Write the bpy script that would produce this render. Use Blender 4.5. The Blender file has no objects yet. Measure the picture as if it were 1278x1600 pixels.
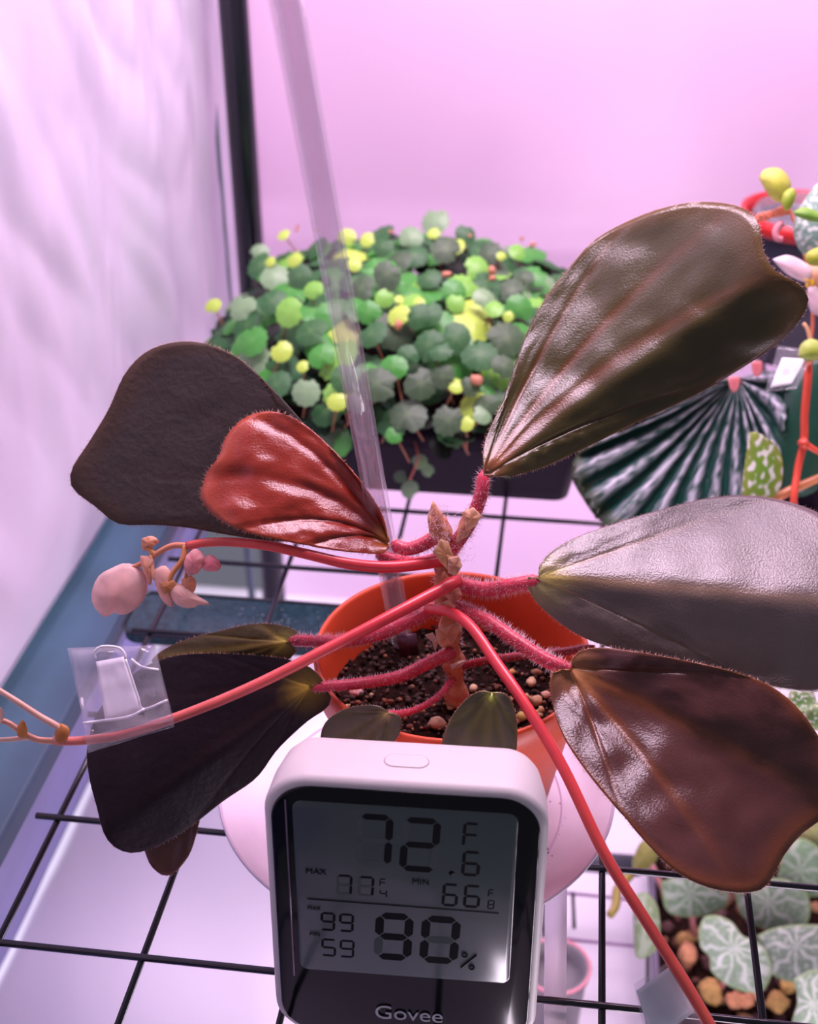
import bpy, bmesh, math, random
from mathutils import Vector, Matrix, noise
random.seed(7)
S = bpy.context.scene
COL = S.collection

# ------------------------------------------------------------------ camera
F = 2031.5
CAMLOC = Vector((.1743, -.2735, .3463))
from mathutils import Euler
CAMROT = Euler((1.0213, .0023, .1269), 'XYZ')
RM = CAMROT.to_matrix()
cam = bpy.data.cameras.new('camera'); camo = bpy.data.objects.new('camera', cam); COL.objects.link(camo)
camo.location = CAMLOC; camo.rotation_euler = CAMROT
cam.sensor_fit = 'VERTICAL'; cam.sensor_height = 36; cam.lens = F / 1600 * 36
cam.clip_start = .01; cam.clip_end = 50
cam.dof.use_dof = True; cam.dof.focus_distance = .405; cam.dof.aperture_fstop = 13
S.camera = camo

# ------------------------------------------------------------------ world and lamps
S.view_settings.view_transform = 'Standard'; S.view_settings.look = 'None'
S.view_settings.exposure = 0.0; S.view_settings.gamma = 1.0; S.view_settings.use_curve_mapping = False
w = bpy.data.worlds.new('world'); S.world = w; w.use_nodes = True
w.node_tree.nodes['Background'].inputs[0].default_value = (.62, .62, .80, 1)
w.node_tree.nodes['Background'].inputs[1].default_value = .24

def area(name, loc, size, power, color, target, sy=None, spread=180):
    l = bpy.data.lights.new(name, 'AREA'); l.energy = power; l.color = color; l.shape = 'RECTANGLE'
    l.size = size; l.size_y = sy or size; l.spread = math.radians(spread)
    o = bpy.data.objects.new(name, l); COL.objects.link(o); o.location = loc
    o.rotation_euler = (Vector(target) - Vector(loc)).to_track_quat('-Z', 'Y').to_euler()
    return o
area('grow_lamp', (.10, .34, .62), .16, 3.9, (1, .73, .95), (.12, .30, 0), .30)
area('grow_lamp', (.34, .34, .62), .12, 3.0, (1, .73, .95), (.30, .30, 0), .30)
area('lower_lamp', (.16, .40, -.06), .42, .80, (1, .80, .98), (.16, .35, -1), .42)
area('side_fill', (-.75, .10, .45), .7, 13, (.86, .88, 1), (-.05, .15, .25), .7)  # fill light added outside the left cover to brighten it
area('low_glint_fill', (.34, -.04, -.17), .30, 1.0, (1, .85, 1), (.30, .15, 0), .07)  # unseen fill added below the shelf front for highlights on the wires

# ------------------------------------------------------------------ pixel helpers
def ray(x, y): return RM @ Vector(((x - 639) / F, (800 - y) / F, -1))
def P(x, y, d): return CAMLOC + ray(x, y) * d
def PZ(x, y, z):
    r = ray(x, y); return CAMLOC + r * ((z - CAMLOC.z) / r.z)
def PY(x, y, yy):
    r = ray(x, y); return CAMLOC + r * ((yy - CAMLOC.y) / r.y)

# ------------------------------------------------------------------ materials
def mat(name, color=(.5, .5, .5), rough=.5, metal=0, spec=.5, noise_s=0, noise_a=0, bump_s=0, bump_a=0, attr=False,
        emis=None, trans=0, alpha=1, coat=0, sheen=0, transl=0, ior=1.5, col2=None):
    m = bpy.data.materials.new(name); m.use_nodes = True; nt = m.node_tree; N = nt.nodes; L = nt.links
    b = N['Principled BSDF']
    b.inputs['Roughness'].default_value = rough; b.inputs['Metallic'].default_value = metal
    b.inputs['Specular IOR Level'].default_value = spec; b.inputs['IOR'].default_value = ior
    b.inputs['Transmission Weight'].default_value = trans; b.inputs['Alpha'].default_value = alpha
    b.inputs['Coat Weight'].default_value = coat; b.inputs['Coat Roughness'].default_value = .15
    b.inputs['Sheen Weight'].default_value = sheen
    c = (*color, 1)
    src = None
    tc = N.new('ShaderNodeTexCoord')
    if attr:
        a = N.new('ShaderNodeAttribute'); a.attribute_name = 'Col'; src = a.outputs['Color']
    if noise_a or col2:
        n = N.new('ShaderNodeTexNoise'); n.inputs['Scale'].default_value = noise_s or 60; n.inputs['Detail'].default_value = 5
        L.new(tc.outputs['Object'], n.inputs['Vector'])
        if col2:
            mx = N.new('ShaderNodeMix'); mx.data_type = 'RGBA'
            rmp = N.new('ShaderNodeMapRange'); rmp.inputs['From Min'].default_value = .4; rmp.inputs['From Max'].default_value = .6
            L.new(n.outputs['Fac'], rmp.inputs['Value']); L.new(rmp.outputs['Result'], mx.inputs['Factor'])
            if src: L.new(src, mx.inputs['A'])
            else: mx.inputs['A'].default_value = c
            mx.inputs['B'].default_value = (*col2, 1); src = mx.outputs['Result']
        else:
            h = N.new('ShaderNodeHueSaturation')
            mr = N.new('ShaderNodeMapRange'); mr.inputs['To Min'].default_value = 1 - noise_a; mr.inputs['To Max'].default_value = 1 + noise_a
            mr.inputs['From Min'].default_value = .3; mr.inputs['From Max'].default_value = .7
            L.new(n.outputs['Fac'], mr.inputs['Value']); L.new(mr.outputs['Result'], h.inputs['Value'])
            if src: L.new(src, h.inputs['Color'])
            else: h.inputs['Color'].default_value = c
            src = h.outputs['Color']
    if src: L.new(src, b.inputs['Base Color'])
    else: b.inputs['Base Color'].default_value = c
    if bump_a:
        n2 = N.new('ShaderNodeTexNoise'); n2.inputs['Scale'].default_value = bump_s; n2.inputs['Detail'].default_value = 4
        L.new(tc.outputs['Object'], n2.inputs['Vector'])
        bp = N.new('ShaderNodeBump'); bp.inputs['Strength'].default_value = bump_a; bp.inputs['Distance'].default_value = .001
        L.new(n2.outputs['Fac'], bp.inputs['Height']); L.new(bp.outputs['Normal'], b.inputs['Normal'])
    if emis:
        b.inputs['Emission Color'].default_value = (*emis[:3], 1); b.inputs['Emission Strength'].default_value = emis[3]
    if transl:
        t = N.new('ShaderNodeBsdfTranslucent'); ms = N.new('ShaderNodeMixShader'); ms.inputs[0].default_value = transl
        if src: L.new(src, t.inputs[0])
        else: t.inputs[0].default_value = c
        L.new(b.outputs[0], ms.inputs[1]); L.new(t.outputs[0], ms.inputs[2]); L.new(ms.outputs[0], N['Material Output'].inputs[0])
    return m

def clear(name, color=(1, 1, 1), gloss=.12, rough=.08, haze=.1, bump=0, bs=60):
    """thin clear plastic: mostly see-through, a little white haze, glossy skin"""
    m = bpy.data.materials.new(name); m.use_nodes = True; nt = m.node_tree; N = nt.nodes; L = nt.links
    N.remove(N['Principled BSDF'])
    t = N.new('ShaderNodeBsdfTransparent'); t.inputs[0].default_value = (*color, 1)
    d = N.new('ShaderNodeBsdfDiffuse'); d.inputs[0].default_value = (.9, .88, .92, 1)
    g = N.new('ShaderNodeBsdfGlossy'); g.inputs['Roughness'].default_value = rough
    m1 = N.new('ShaderNodeMixShader'); m1.inputs[0].default_value = haze; L.new(t.outputs[0], m1.inputs[1]); L.new(d.outputs[0], m1.inputs[2])
    lw = N.new('ShaderNodeLayerWeight'); lw.inputs['Blend'].default_value = .5
    pw = N.new('ShaderNodeMath'); pw.operation = 'POWER'; pw.inputs[1].default_value = 3.0; L.new(lw.outputs['Facing'], pw.inputs[0])
    ma = N.new('ShaderNodeMath'); ma.operation = 'MULTIPLY_ADD'; ma.inputs[1].default_value = gloss; ma.inputs[2].default_value = .035; L.new(pw.outputs[0], ma.inputs[0])
    m2 = N.new('ShaderNodeMixShader'); L.new(ma.outputs[0], m2.inputs[0]); L.new(m1.outputs[0], m2.inputs[1]); L.new(g.outputs[0], m2.inputs[2])
    L.new(m2.outputs[0], N['Material Output'].inputs[0])
    if bump:
        n = N.new('ShaderNodeTexNoise'); n.inputs['Scale'].default_value = bs
        tc = N.new('ShaderNodeTexCoord'); L.new(tc.outputs['Object'], n.inputs['Vector'])
        bp = N.new('ShaderNodeBump'); bp.inputs['Strength'].default_value = bump; bp.inputs['Distance'].default_value = .003
        L.new(n.outputs['Fac'], bp.inputs['Height']); L.new(bp.outputs['Normal'], g.inputs['Normal']); L.new(bp.outputs['Normal'], lw.inputs['Normal'])
    return m

# ------------------------------------------------------------------ object helpers
def tag(o, label=None, cat=None, group=None, kind=None):
    if label: o['label'] = label
    if cat: o['category'] = cat
    if group: o['group'] = group
    if kind: o['kind'] = kind
    return o
def thing(name, label, cat, loc, group=None):
    o = bpy.data.objects.new(name, None); o.empty_display_size = .01; COL.objects.link(o); o.location = loc
    return tag(o, label, cat, group)
def wloc(o):
    v = Vector((0, 0, 0))
    while o: v = v + o.location; o = o.parent
    return v
class MB:
    def __init__(s): s.v = []; s.f = []; s.c = []; s.mi = []
    def add(s, vs, fs, cs=None, mi=0):
        k = len(s.v); s.v += [Vector(p) for p in vs]; s.f += [tuple(i + k for i in f) for f in fs]
        s.c += list(cs) if cs else [(1, 1, 1)] * len(vs); s.mi += [mi] * len(fs); return s
    def tube(s, pts, rad, seg=8, caps=True, cols=None):
        pts = [Vector(p) for p in pts]; n = len(pts)
        if not hasattr(rad, '__len__'): rad = [rad] * n
        up = None; vs = []
        for i, p in enumerate(pts):
            t = (pts[min(i + 1, n - 1)] - pts[max(i - 1, 0)])
            t = t.normalized() if t.length > 1e-9 else Vector((0, 0, 1))
            if up is None: up = t.orthogonal().normalized()
            up = (up - t * up.dot(t)); up = up.normalized() if up.length > 1e-6 else t.orthogonal().normalized()
            b = t.cross(up)
            for j in range(seg):
                a = 2 * math.pi * j / seg
                vs.append(p + (up * math.cos(a) + b * math.sin(a)) * rad[i])
        fs = [(i * seg + j, i * seg + (j + 1) % seg, (i + 1) * seg + (j + 1) % seg, (i + 1) * seg + j) for i in range(n - 1) for j in range(seg)]
        if caps: fs += [tuple(range(seg))[::-1], tuple((n - 1) * seg + j for j in range(seg))]
        cs = None
        if cols: cs = [cols[i] for i in range(n) for j in range(seg)]
        return s.add(vs, fs, cs)
    def lathe(s, prof, c=(0, 0, 0), seg=64, wob=None):
        c = Vector(c); vs = []
        for r, z in prof:
            for j in range(seg):
                a = 2 * math.pi * j / seg
                vs.append(c + Vector((r * math.cos(a), r * math.sin(a), z)))
        n = len(prof)
        fs = [(i * seg + j, i * seg + (j + 1) % seg, (i + 1) * seg + (j + 1) % seg, (i + 1) * seg + j) for i in range(n - 1) for j in range(seg)]
        if prof[0][0] > 1e-6: pass
        return s.add(vs, fs)
    def box(s, lo, hi):
        x0, y0, z0 = lo; x1, y1, z1 = hi
        return s.add([(x0, y0, z0), (x1, y0, z0), (x1, y1, z0), (x0, y1, z0), (x0, y0, z1), (x1, y0, z1), (x1, y1, z1), (x0, y1, z1)],
                     [(0, 3, 2, 1), (4, 5, 6, 7), (0, 1, 5, 4), (1, 2, 6, 5), (2, 3, 7, 6), (3, 0, 4, 7)])
    def hair(s, p, d, l, r=.00009, col=(1, 1, 1)):
        d = Vector(d).normalized(); a = d.orthogonal().normalized(); b = d.cross(a)
        k = random.uniform(-.35, .35)
        q = p + d * l * .6; e = p + (d + a * k).normalized() * l
        return s.add([p + a * r, p - a * r * .5 + b * r * .87, p - a * r * .5 - b * r * .87, e], [(0, 1, 3), (1, 2, 3), (2, 0, 3)], [col] * 4)
    def rock(s, c, r, sub=1, col=(1, 1, 1), sq=None):
        bm = bmesh.new(); bmesh.ops.create_icosphere(bm, subdivisions=sub, radius=1)
        sd = random.random() * 99; q = sq or (random.uniform(.7, 1.1), random.uniform(.7, 1.1), random.uniform(.6, .9))
        vs = []
        for v in bm.verts:
            k = 1 + .45 * noise.noise(v.co * 1.3 + Vector((sd, 0, 0)))
            vs.append(Vector(c) + Vector((v.co.x * q[0], v.co.y * q[1], v.co.z * q[2])) * r * k)
        fs = [tuple(v.index for v in f.verts) for f in bm.faces]; bm.free()
        return s.add(vs, fs, [col] * len(vs))
    def build(s, name, m, parent=None, smooth=True, recalc=False, thick=0, bevel=0, sub=0, **t):
        me = bpy.data.meshes.new(name); off = wloc(parent) if parent else Vector((0, 0, 0))
        me.from_pydata([tuple(v - off) for v in s.v], [], s.f)
        ms = m if isinstance(m, (list, tuple)) else [m]
        for x in ms: me.materials.append(x)
        if smooth: me.polygons.foreach_set('use_smooth', [True] * len(me.polygons))
        if any(s.mi): me.polygons.foreach_set('material_index', s.mi)
        ca = me.color_attributes.new('Col', 'FLOAT_COLOR', 'POINT')
        fl = []
        for c in s.c: fl += [c[0], c[1], c[2], 1]
        ca.data.foreach_set('color', fl)
        if recalc or thick:
            bm = bmesh.new(); bm.from_mesh(me); bmesh.ops.remove_doubles(bm, verts=bm.verts, dist=1e-6); bmesh.ops.recalc_face_normals(bm, faces=bm.faces); bm.to_mesh(me); bm.free()
        me.update()
        o = bpy.data.objects.new(name, me); COL.objects.link(o)
        if parent: o.parent = parent
        if bevel:
            md = o.modifiers.new('bevel', 'BEVEL'); md.width = bevel; md.segments = 3; md.limit_method = 'ANGLE'
        if thick:
            md = o.modifiers.new('solid', 'SOLIDIFY'); md.thickness = thick; md.offset = 0
        if sub:
            md = o.modifiers.new('sub', 'SUBSURF'); md.levels = md.render_levels = sub
        return tag(o, **t)

def spline(pts, n):
    """Catmull-Rom through pts (tuples of any dim), resampled at n+1 equal steps of arc length"""
    p = [Vector(q) for q in pts]
    if len(p) == 2: dense = [p[0].lerp(p[1], i / 40) for i in range(41)]
    else:
        dense = []
        e = [2 * p[0] - p[1]] + p + [2 * p[-1] - p[-2]]
        for i in range(1, len(e) - 2):
            a, b, c, d = e[i - 1], e[i], e[i + 1], e[i + 2]
            for k in range(10):
                t = k / 10
                dense.append(.5 * ((2 * b) + (c - a) * t + (2 * a - 5 * b + 4 * c - d) * t * t + (3 * b - a - 3 * c + d) * t ** 3))
        dense.append(p[-1])
    L = [0]
    for i in range(1, len(dense)): L.append(L[-1] + (dense[i] - dense[i - 1]).length)
    out = []; j = 0
    for k in range(n + 1):
        x = L[-1] * k / n
        while j < len(L) - 2 and L[j + 1] < x: j += 1
        dd = L[j + 1] - L[j]; t = (x - L[j]) / dd if dd > 1e-12 else 0
        out.append(dense[j].lerp(dense[j + 1], min(1, max(0, t))))
    return out
def mix(a, b, t): t = min(1, max(0, t)); return tuple(a[i] * (1 - t) + b[i] * t for i in range(3))

# ------------------------------------------------------------------ setting
m_back = mat('pink_plastic', (.89, .65, .85), .35, bump_s=9, bump_a=.25, spec=.35)
m_wall = mat('wrinkled_plastic', (.80, .76, .86), .28, bump_s=25, bump_a=.6, transl=.22, col2=(.84, .76, .88), noise_s=8)
m_floor = mat('liner', (.86, .80, .88), .16, bump_s=6, bump_a=.5)
m_shaded_cover = mat('shaded_cover_slate', (.032, .068, .115), .6, noise_s=20, noise_a=.2)
m_lav = mat('lavender_plastic', (.25, .26, .55), .3, noise_s=14, noise_a=.15, transl=.3)
m_black = mat('black_enamel', (.012, .014, .022), .22)
m_wire = mat('wire_enamel', (.010, .008, .014), .14)

def sheet(fn, nu, nv, name, m, kind='structure', thick=.0006, **k):
    b = MB(); vs = [fn(i / nu, j / nv) for j in range(nv + 1) for i in range(nu + 1)]
    fs = [(j * (nu + 1) + i, j * (nu + 1) + i + 1, (j + 1) * (nu + 1) + i + 1, (j + 1) * (nu + 1) + i) for j in range(nv) for i in range(nu)]
    return b.add(vs, fs).build(name, m, thick=thick, kind=kind, **k)

def f_left(u, v):      # u along y, v up
    y = -.32 + .945 * u; z = -.004 + .75 * v
    a = .5 + .5 * u
    x = -.052
    near = max(0, (y - .18) / .34)
    x += near * .0045 * math.sin(60 * y + 6 * noise.noise(Vector((y * 4, z * 1.2, 0)))) * (1 if y < .5 else .2)
    tb = min(1, (z + .004) / .12); x += tb * .004 * noise.noise(Vector((y * 14, z * 3.2, 3))) + tb * .0022 * noise.noise(Vector((y * 42, z * 7, 7)))
    x += tb * .006 * noise.noise(Vector(((y + z * .55) * 26, (z - y) * 3, 1))) * max(0, 1 - z / .3)
    x += tb * .004 * abs(noise.noise(Vector((y * 20 + 14 * z, z * 9, 11)))) + tb * .0022 * abs(noise.noise(Vector((y * 60 - 9 * z, z * 16, 21))))
    return (x, y, z)
sheet(f_left, 260, 200, 'wall_left', m_wall)
def f_back(u, v):
    x = -.052 + .80 * u; z = -.34 + 1.1 * v
    y = .625 + .003 * noise.noise(Vector((x * 7, z * 3, 5))) + .0012 * noise.noise(Vector((x * 30, z * 8, 2)))
    return (x, y, z)
sheet(f_back, 160, 120, 'wall_back', m_back)
def f_floor(u, v):
    x = -.17 + .92 * u; y = -.35 + .98 * v
    z = -.30 + .0012 * noise.noise(Vector((x * 9 + y * 4, y * 7, 0))) + .0008 * noise.noise(Vector((x * 30 + y * 12, y * 9, 4)))
    return (x, y, z)
sheet(f_floor, 160, 160, 'floor', m_floor)
# side seam of the cover: a grey-blue piping where left and back walls meet
MB().tube([(-.053, .532, z / 20 * .8 - .3) for z in range(21)], .0030, 8).build('trim_1', mat('seam', (.16, .22, .26), .5), kind='structure')
# slate strip: lower cover wall, its shade put into the colour; lavender skirt below
b = MB().box((-.062, -.35, -.030), (-.026, .56, -.018)); b.build('trim_2', m_shaded_cover, smooth=False, bevel=.002, kind='structure')
def f_skirt(u, v):
    y = -.35 + .90 * u; x = -.028 - .11 * v ** 1.2 + .0015 * noise.noise(Vector((y * 20, v * 3, 0)))
    return (x, y, -.024 - .272 * v)
sheet(f_skirt, 100, 20, 'trim_3', m_lav)

# pole
pl = thing('corner_pole', 'glossy black tubular upright in the back corner, left of the clear tube', 'pole', (-.027, .500, -.298))
MB().tube([(-.027, .500, -.298), (-.027, .500, .80)], .0086, 24).build('tube', m_black, pl)
MB().tube([(-.027, .500, -.298), (-.027, .500, -.285)], .0105, 24).build('foot_cap', m_black, pl)

# shelf
sh = thing('wire_shelf', 'black enamelled wire grid shelf with square openings under the pots', 'shelf', (.2, .2, -.002))
R0 = .0012; SX, SY = .05, .0577
for i in range(0, 10):
    x = i * SX
    if x > .46: break
    MB().tube([(x, -.16, -.0024), (x, .57, -.0024)], R0, 10).build('wire', m_wire, sh)
for j in range(-2, 10):
    y = j * SY
    MB().tube([(-.0078, y, 0 - .0004), (.47, y, -.0004)], R0, 10).build('wire', m_wire, sh)
for x0 in (-.004,):
    MB().tube([(-.018, .545, -.010), (.47, .545, -.010)], .007, 16).build('rear_rail', m_black, sh)
    MB().tube([(-.018, .545, -.010), (-.024, .52, -.010), (-.026, .50, -.010)], .006, 12).build('pole_bracket', m_black, sh)

# dark tray beneath the grid
m_tray = mat('teal_dark_plastic', (.018, .045, .060), .22, noise_s=400, noise_a=.4)
def rrect(x0, y0, x1, y1, r, n=6):
    o = []
    for cx, cy, a0 in ((x1 - r, y1 - r, 0), (x0 + r, y1 - r, 90), (x0 + r, y0 + r, 180), (x1 - r, y0 + r, 270)):
        for k in range(n + 1):
            a = math.radians(a0 + 90 * k / n); o.append((cx + r * math.cos(a), cy + r * math.sin(a)))
    return o
def prism(b, out, z0, z1, dz=0):
    n = len(out)
    b.add([(x, y, z0) for x, y in out] + [(x, y, z1) for x, y in out],
          [tuple(range(n))[::-1], tuple(range(n, 2 * n))] + [(i, (i + 1) % n, n + (i + 1) % n, n + i) for i in range(n)])
    return b
tz = -.016
A = PZ(214, 924, tz); B2 = PZ(236, 988, tz)
ty1 = A.y; ty0 = B2.y - .002; tx0 = A.x + .002
t = thing('dark_tray', 'shallow dark teal tray with rounded corner under the wire grid, left of orange pot', 'tray', (tx0 + .06, (ty0 + ty1) / 2, tz - .006))
b = prism(MB(), rrect(tx0, ty0, tx0 + .135, ty1, .008), tz - .006, tz); b.build('tray_body', m_tray, t, smooth=False, bevel=.001)
o1 = rrect(tx0, ty0, tx0 + .135, ty1, .008); 
MB().tube([(x, y, tz) for x, y in o1] + [(o1[0][0], o1[0][1], tz)], .0011, 8, caps=False).build('rim', m_black, t)
b = MB()
for k in range(70):
    x = random.uniform(tx0 + .05, tx0 + .10); y = random.uniform(ty0 + .004, ty1 - .004)
    b.rock((x, y, tz + .0001), random.uniform(.0001, .00035), 1)
b.build('dust', mat('dust', (.6, .62, .66), .8), t, kind='stuff')

# ------------------------------------------------------------------ leaves
m_leaf = mat('satin_leaf', attr=True, rough=.24, spec=.50, noise_s=90, noise_a=.10, bump_s=1500, bump_a=.16)
m_leafs = mat('silvery_leaf', attr=True, rough=.30, spec=1.0, sheen=.6, noise_s=90, noise_a=.10, bump_s=1500, bump_a=.25)
m_leafm = mat('dull_leaf', attr=True, rough=.55, spec=.18, noise_s=90, noise_a=.12, bump_s=420, bump_a=.4)
m_hair = mat('pale_hair', (.85, .50, .42), .5, transl=.4)
m_hairp = mat('pink_hair', (.98, .74, .78), .5, transl=.5)
m_pet = mat('pink_petiole', (.62, .045, .085), .38, noise_s=120, noise_a=.2, bump_s=300, bump_a=.2)
m_stalk = mat('red_stalk', attr=True, rough=.30, spec=.5, noise_s=150, noise_a=.08)
m_tissue = mat('soft_tissue', attr=True, rough=.5, transl=.35, noise_s=200, noise_a=.12)

def leaf(name, parent, base, A, B, tip, mid, db, dt, kA=0, kB=0, arch=0, curlA=0, curlB=0, veins=(-.62, -.3, 0, .3, .62), va=.0009,
         c0=(.06, .05, .03), cv=None, ce=None, cb=None, m=None, n=40, mm=14, thick=.0005, hair=1, hl=.0014, puck=.0004, hcol=None, wav=.0006, cfun=None, midfun=None, **tg):
    nu = n * 2; out = spline([base] + A + [tip] + B[::-1] + [base], nu); R_ = max(10, int(n * .7))
    bs = Vector(base); ax_ = Vector(tip) - bs; Ln = ax_.length; ax_ = ax_ / Ln; pp = Vector((-ax_.y, ax_.x))
    la = [(q - bs).dot(pp) for q in out]; mA = max(la[:nu // 2], key=abs); sg_ = -1 if mA > 0 else 1
    wA = max(abs(x) for x in la[:nu // 2]) or 1; wB = max(abs(x) for x in la[nu // 2:]) or 1
    # index of the tip along the outline
    it = min(range(nu + 1), key=lambda i: (out[i] - Vector(tip)).length)
    def tpar(i): return -(it - i) / it if i <= it else (i - it) / (nu - it)
    cv = cv or c0; ce = ce or c0; cb = cb or cv; vs = []; cs = []; sd = random.random() * 50
    bend = Vector((0, 0))
    if mid:
        mm_ = spline([base] + mid + [tip], 8)[4]; bend = mm_ - (bs + Vector(tip)) / 2
    def pos(i, r):
        t = tpar(i); q = bs.lerp(out[i], r) + bend * (4 * r * (1 - r)) * max(0, 1 - abs(t) * 1.1) * .9
        s = max(0, (q - bs).dot(ax_) / Ln); lat = (q - bs).dot(pp) * sg_
        k, cu, ww = (kA, curlA, wA) if lat < 0 else (kB, curlB, wB); l = abs(lat) / ww
        kk = k * l * l / (l + .12)
        d = db + (dt - db) * s + arch * 4 * s * (1 - s) + kk + cu * l ** 3 + (.25 * (kA + kB) * math.exp(-l * 6) * 0)
        g = 0; rib = 0
        for vk in veins:
            # distance in pixels from the vein, which runs from the base to outline place vk
            dist = abs(t - vk) * r * Ln * .9
            g = max(g, math.exp(-(dist / (7 if vk == 0 else 5)) ** 2)); rib += math.exp(-(dist / (.10 * Ln)) ** 2)
        env = min(1, r * 3) * (1 - .45 * r)
        d += va * (g * .45 + rib * .9) * env
        d += puck * noise.noise(Vector((q.x * .02, q.y * .02, sd))) + puck * .35 * noise.noise(Vector((q.x * .07, q.y * .07, sd)))
        d += wav * r ** 6 * noise.noise(Vector((i * .22, sd, 1)))
        return q, d, g, t
    for k in range(R_ + 1):
        r = (k / R_) ** .85
        for i in range(nu + 1):
            q, d, g, t = pos(i, r)
            vs.append(P(q.x, q.y, d))
            c = mix(c0, cv, g * (1 - .75 * r)); c = mix(c, ce, max(0, (r - .90) / .10) * .75)
            sb = (q - bs).length / Ln; c = mix(c, cb, max(0, 1 - sb / .13) ** 1.4 * (.45 + .55 * g))
            if cfun: c = cfun(c, r, t, q)
            cs.append(c)
    W = nu + 1
    fs = [(k * W + i, k * W + i + 1, (k + 1) * W + i + 1, (k + 1) * W + i) for k in range(R_) for i in range(nu)]
    o = MB().add(vs, fs, cs).build(name, m or m_leaf, parent, thick=thick, **tg)
    if hair:
        h = MB(); pts = []
        for i in range(nu + 1):
            q, d, g, t = pos(i, 1); q2, d2, _, _ = pos(i, .93); pts.append((P(q.x, q.y, d), P(q2.x, q2.y, d2)))
        for i in range(1, nu):
            a, am = pts[i]; a2, _ = pts[i + 1]; seg = (a2 - a).length
            if seg < 1e-7: continue
            for k in range(max(1, int(seg / .00045 * hair))):
                p = a.lerp(a2, random.random()); tn = (a2 - a) / seg; ot = (a - am); ot = ot - tn * ot.dot(tn)
                ot = ot.normalized() if ot.length > 1e-7 else tn.orthogonal()
                h.hair(p, ot + Vector([random.uniform(-.7, .7) for _ in range(3)]), random.uniform(.4, 1.1) * hl, .00007)
        if h.v: h.build('margin_hair', hcol or m_hair, o, kind='stuff')
    return o
def petiole(parent, pts, r, n=24, hair=1, m=None, hl=.0019, name='petiole', cols=None, hm=None):
    """pts: (px, py, depth)"""
    q = spline(pts, n); w3 = [P(a.x, a.y, a.z) for a in q]
    rr = r if hasattr(r, '__len__') else (r, r)
    rad = [(rr[0] + (rr[1] - rr[0]) * i / n) * min(1, .35 + .35 * i) for i in range(n + 1)]
    o = MB().tube(w3, rad, 12, cols=cols).build(name, m or m_pet, parent)
    if hair:
        h = MB()
        for i in range(n):
            a, c = w3[i], w3[i + 1]; t = (c - a).normalized()
            for k in range(int((c - a).length / .00005 * hair)):
                p = a.lerp(c, random.random()); th = random.uniform(0, 6.283); u = t.orthogonal().normalized(); v = t.cross(u)
                d = u * math.cos(th) + v * math.sin(th)
                h.hair(p + d * rad[i] * .9, d + Vector([random.uniform(-.5, .5) for _ in range(3)]), random.uniform(.5, 1.15) * hl, .00009)
        h.build('petiole_hair', hm or m_hairp, o, kind='stuff')
    return o
def patch(name, parent, out, d, m, c0=(.5, .5, .5), c1=None, bulge=0, gx=0, gy=0, rings=7, n=36, thick=.0004, cfun=None, center=None, smooth=True, spl=True, wav=0, **tg):
    """closed outline of pixels at a depth; gx, gy: change of depth per 100 px; bulge towards the viewer"""
    cx, cy = center or (sum(p[0] for p in out) / len(out), sum(p[1] for p in out) / len(out))
    if spl:
        e = [Vector(p) for p in out]; ext = e[-2:] + e + e[:2]
        sp = spline([(p.x, p.y) for p in e] + [(e[0].x, e[0].y)], n)[:-1]
    else:
        sp = spline_lin(out, n)
    vs = []; cs = []; c1 = c1 or c0; sd = random.random() * 50
    for r in range(rings + 1):
        k = r / rings
        for j, p in enumerate(sp):
            x = cx + (p.x - cx) * k; y = cy + (p.y - cy) * k
            dd = d + gx * (x - cx) / 100 + gy * (y - cy) / 100 - bulge * (1 - k * k) + wav * k * noise.noise(Vector((j * .5, sd, k)))
            vs.append(P(x, y, dd)); c = mix(c0, c1, k ** 2)
            if cfun: c = cfun(c, k, j / len(sp), x, y)
            cs.append(c)
    N = len(sp)
    fs = [(r * N + j, r * N + (j + 1) % N, (r + 1) * N + (j + 1) % N, (r + 1) * N + j) for r in range(rings) for j in range(N)]
    return MB().add(vs, fs, cs).build(name, m, parent, thick=thick, smooth=smooth, **tg)
def spline_lin(out, n):
    e = [Vector(p) for p in out] + [Vector(out[0])]
    L = [0]
    for i in range(1, len(e)): L.append(L[-1] + (e[i] - e[i - 1]).length)
    res = []
    for i in range(len(e) - 1):
        k = max(1, round(n * (L[i + 1] - L[i]) / L[-1]))
        res += [e[i].lerp(e[i + 1], q / k) for q in range(k)]
    return res

# ------------------------------------------------------------------ saucer
SC = Vector((.131, .082, .001))
m_sauc = mat('saucer_plastic', (.86, .77, .88), .45, spec=.25, noise_s=60, noise_a=.05)
sa = thing('drip_saucer', 'wide translucent white drip saucer with dirt specks under the orange pot', 'saucer', SC)
MB().lathe([(0, .0005), (.050, .0005), (.060, .002), (.066, .006), (.071, .0098), (.0725, .0105), (.0725, .0098), (.0712, .009), (.0665, .005), (.0605, .001), (.050, -.0004), (0, -.0004)], SC, 96).build('dish', m_sauc, sa)
MB().tube([SC + Vector((.0722 * math.cos(a / 96 * 6.2832), .0722 * math.sin(a / 96 * 6.2832), .0104)) for a in range(97)], .0006, 6, caps=False).build('rim', mat('saucer_rim', (.66, .56, .70), .3), sa)
MB().tube([SC + Vector((.054 * math.cos(a / 96 * 6.2832), .054 * math.sin(a / 96 * 6.2832), .0012)) for a in range(97)], .0004, 6, caps=False).build('foot_ring', mat('saucer_ring', (.72, .56, .74), .3), sa)
b = MB()
for k in range(90):
    a = random.uniform(-.9, .9); r = random.uniform(.042, .060)
    b.rock(SC + Vector((r * math.cos(a), r * math.sin(a) - .01, .0012)), random.choice((.0002, .0003, .0006)), 1, (.1, .05, .04))
b.build('dirt_specks', mat('dirt', (.08, .03, .03), .9), sa, kind='stuff')

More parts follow.
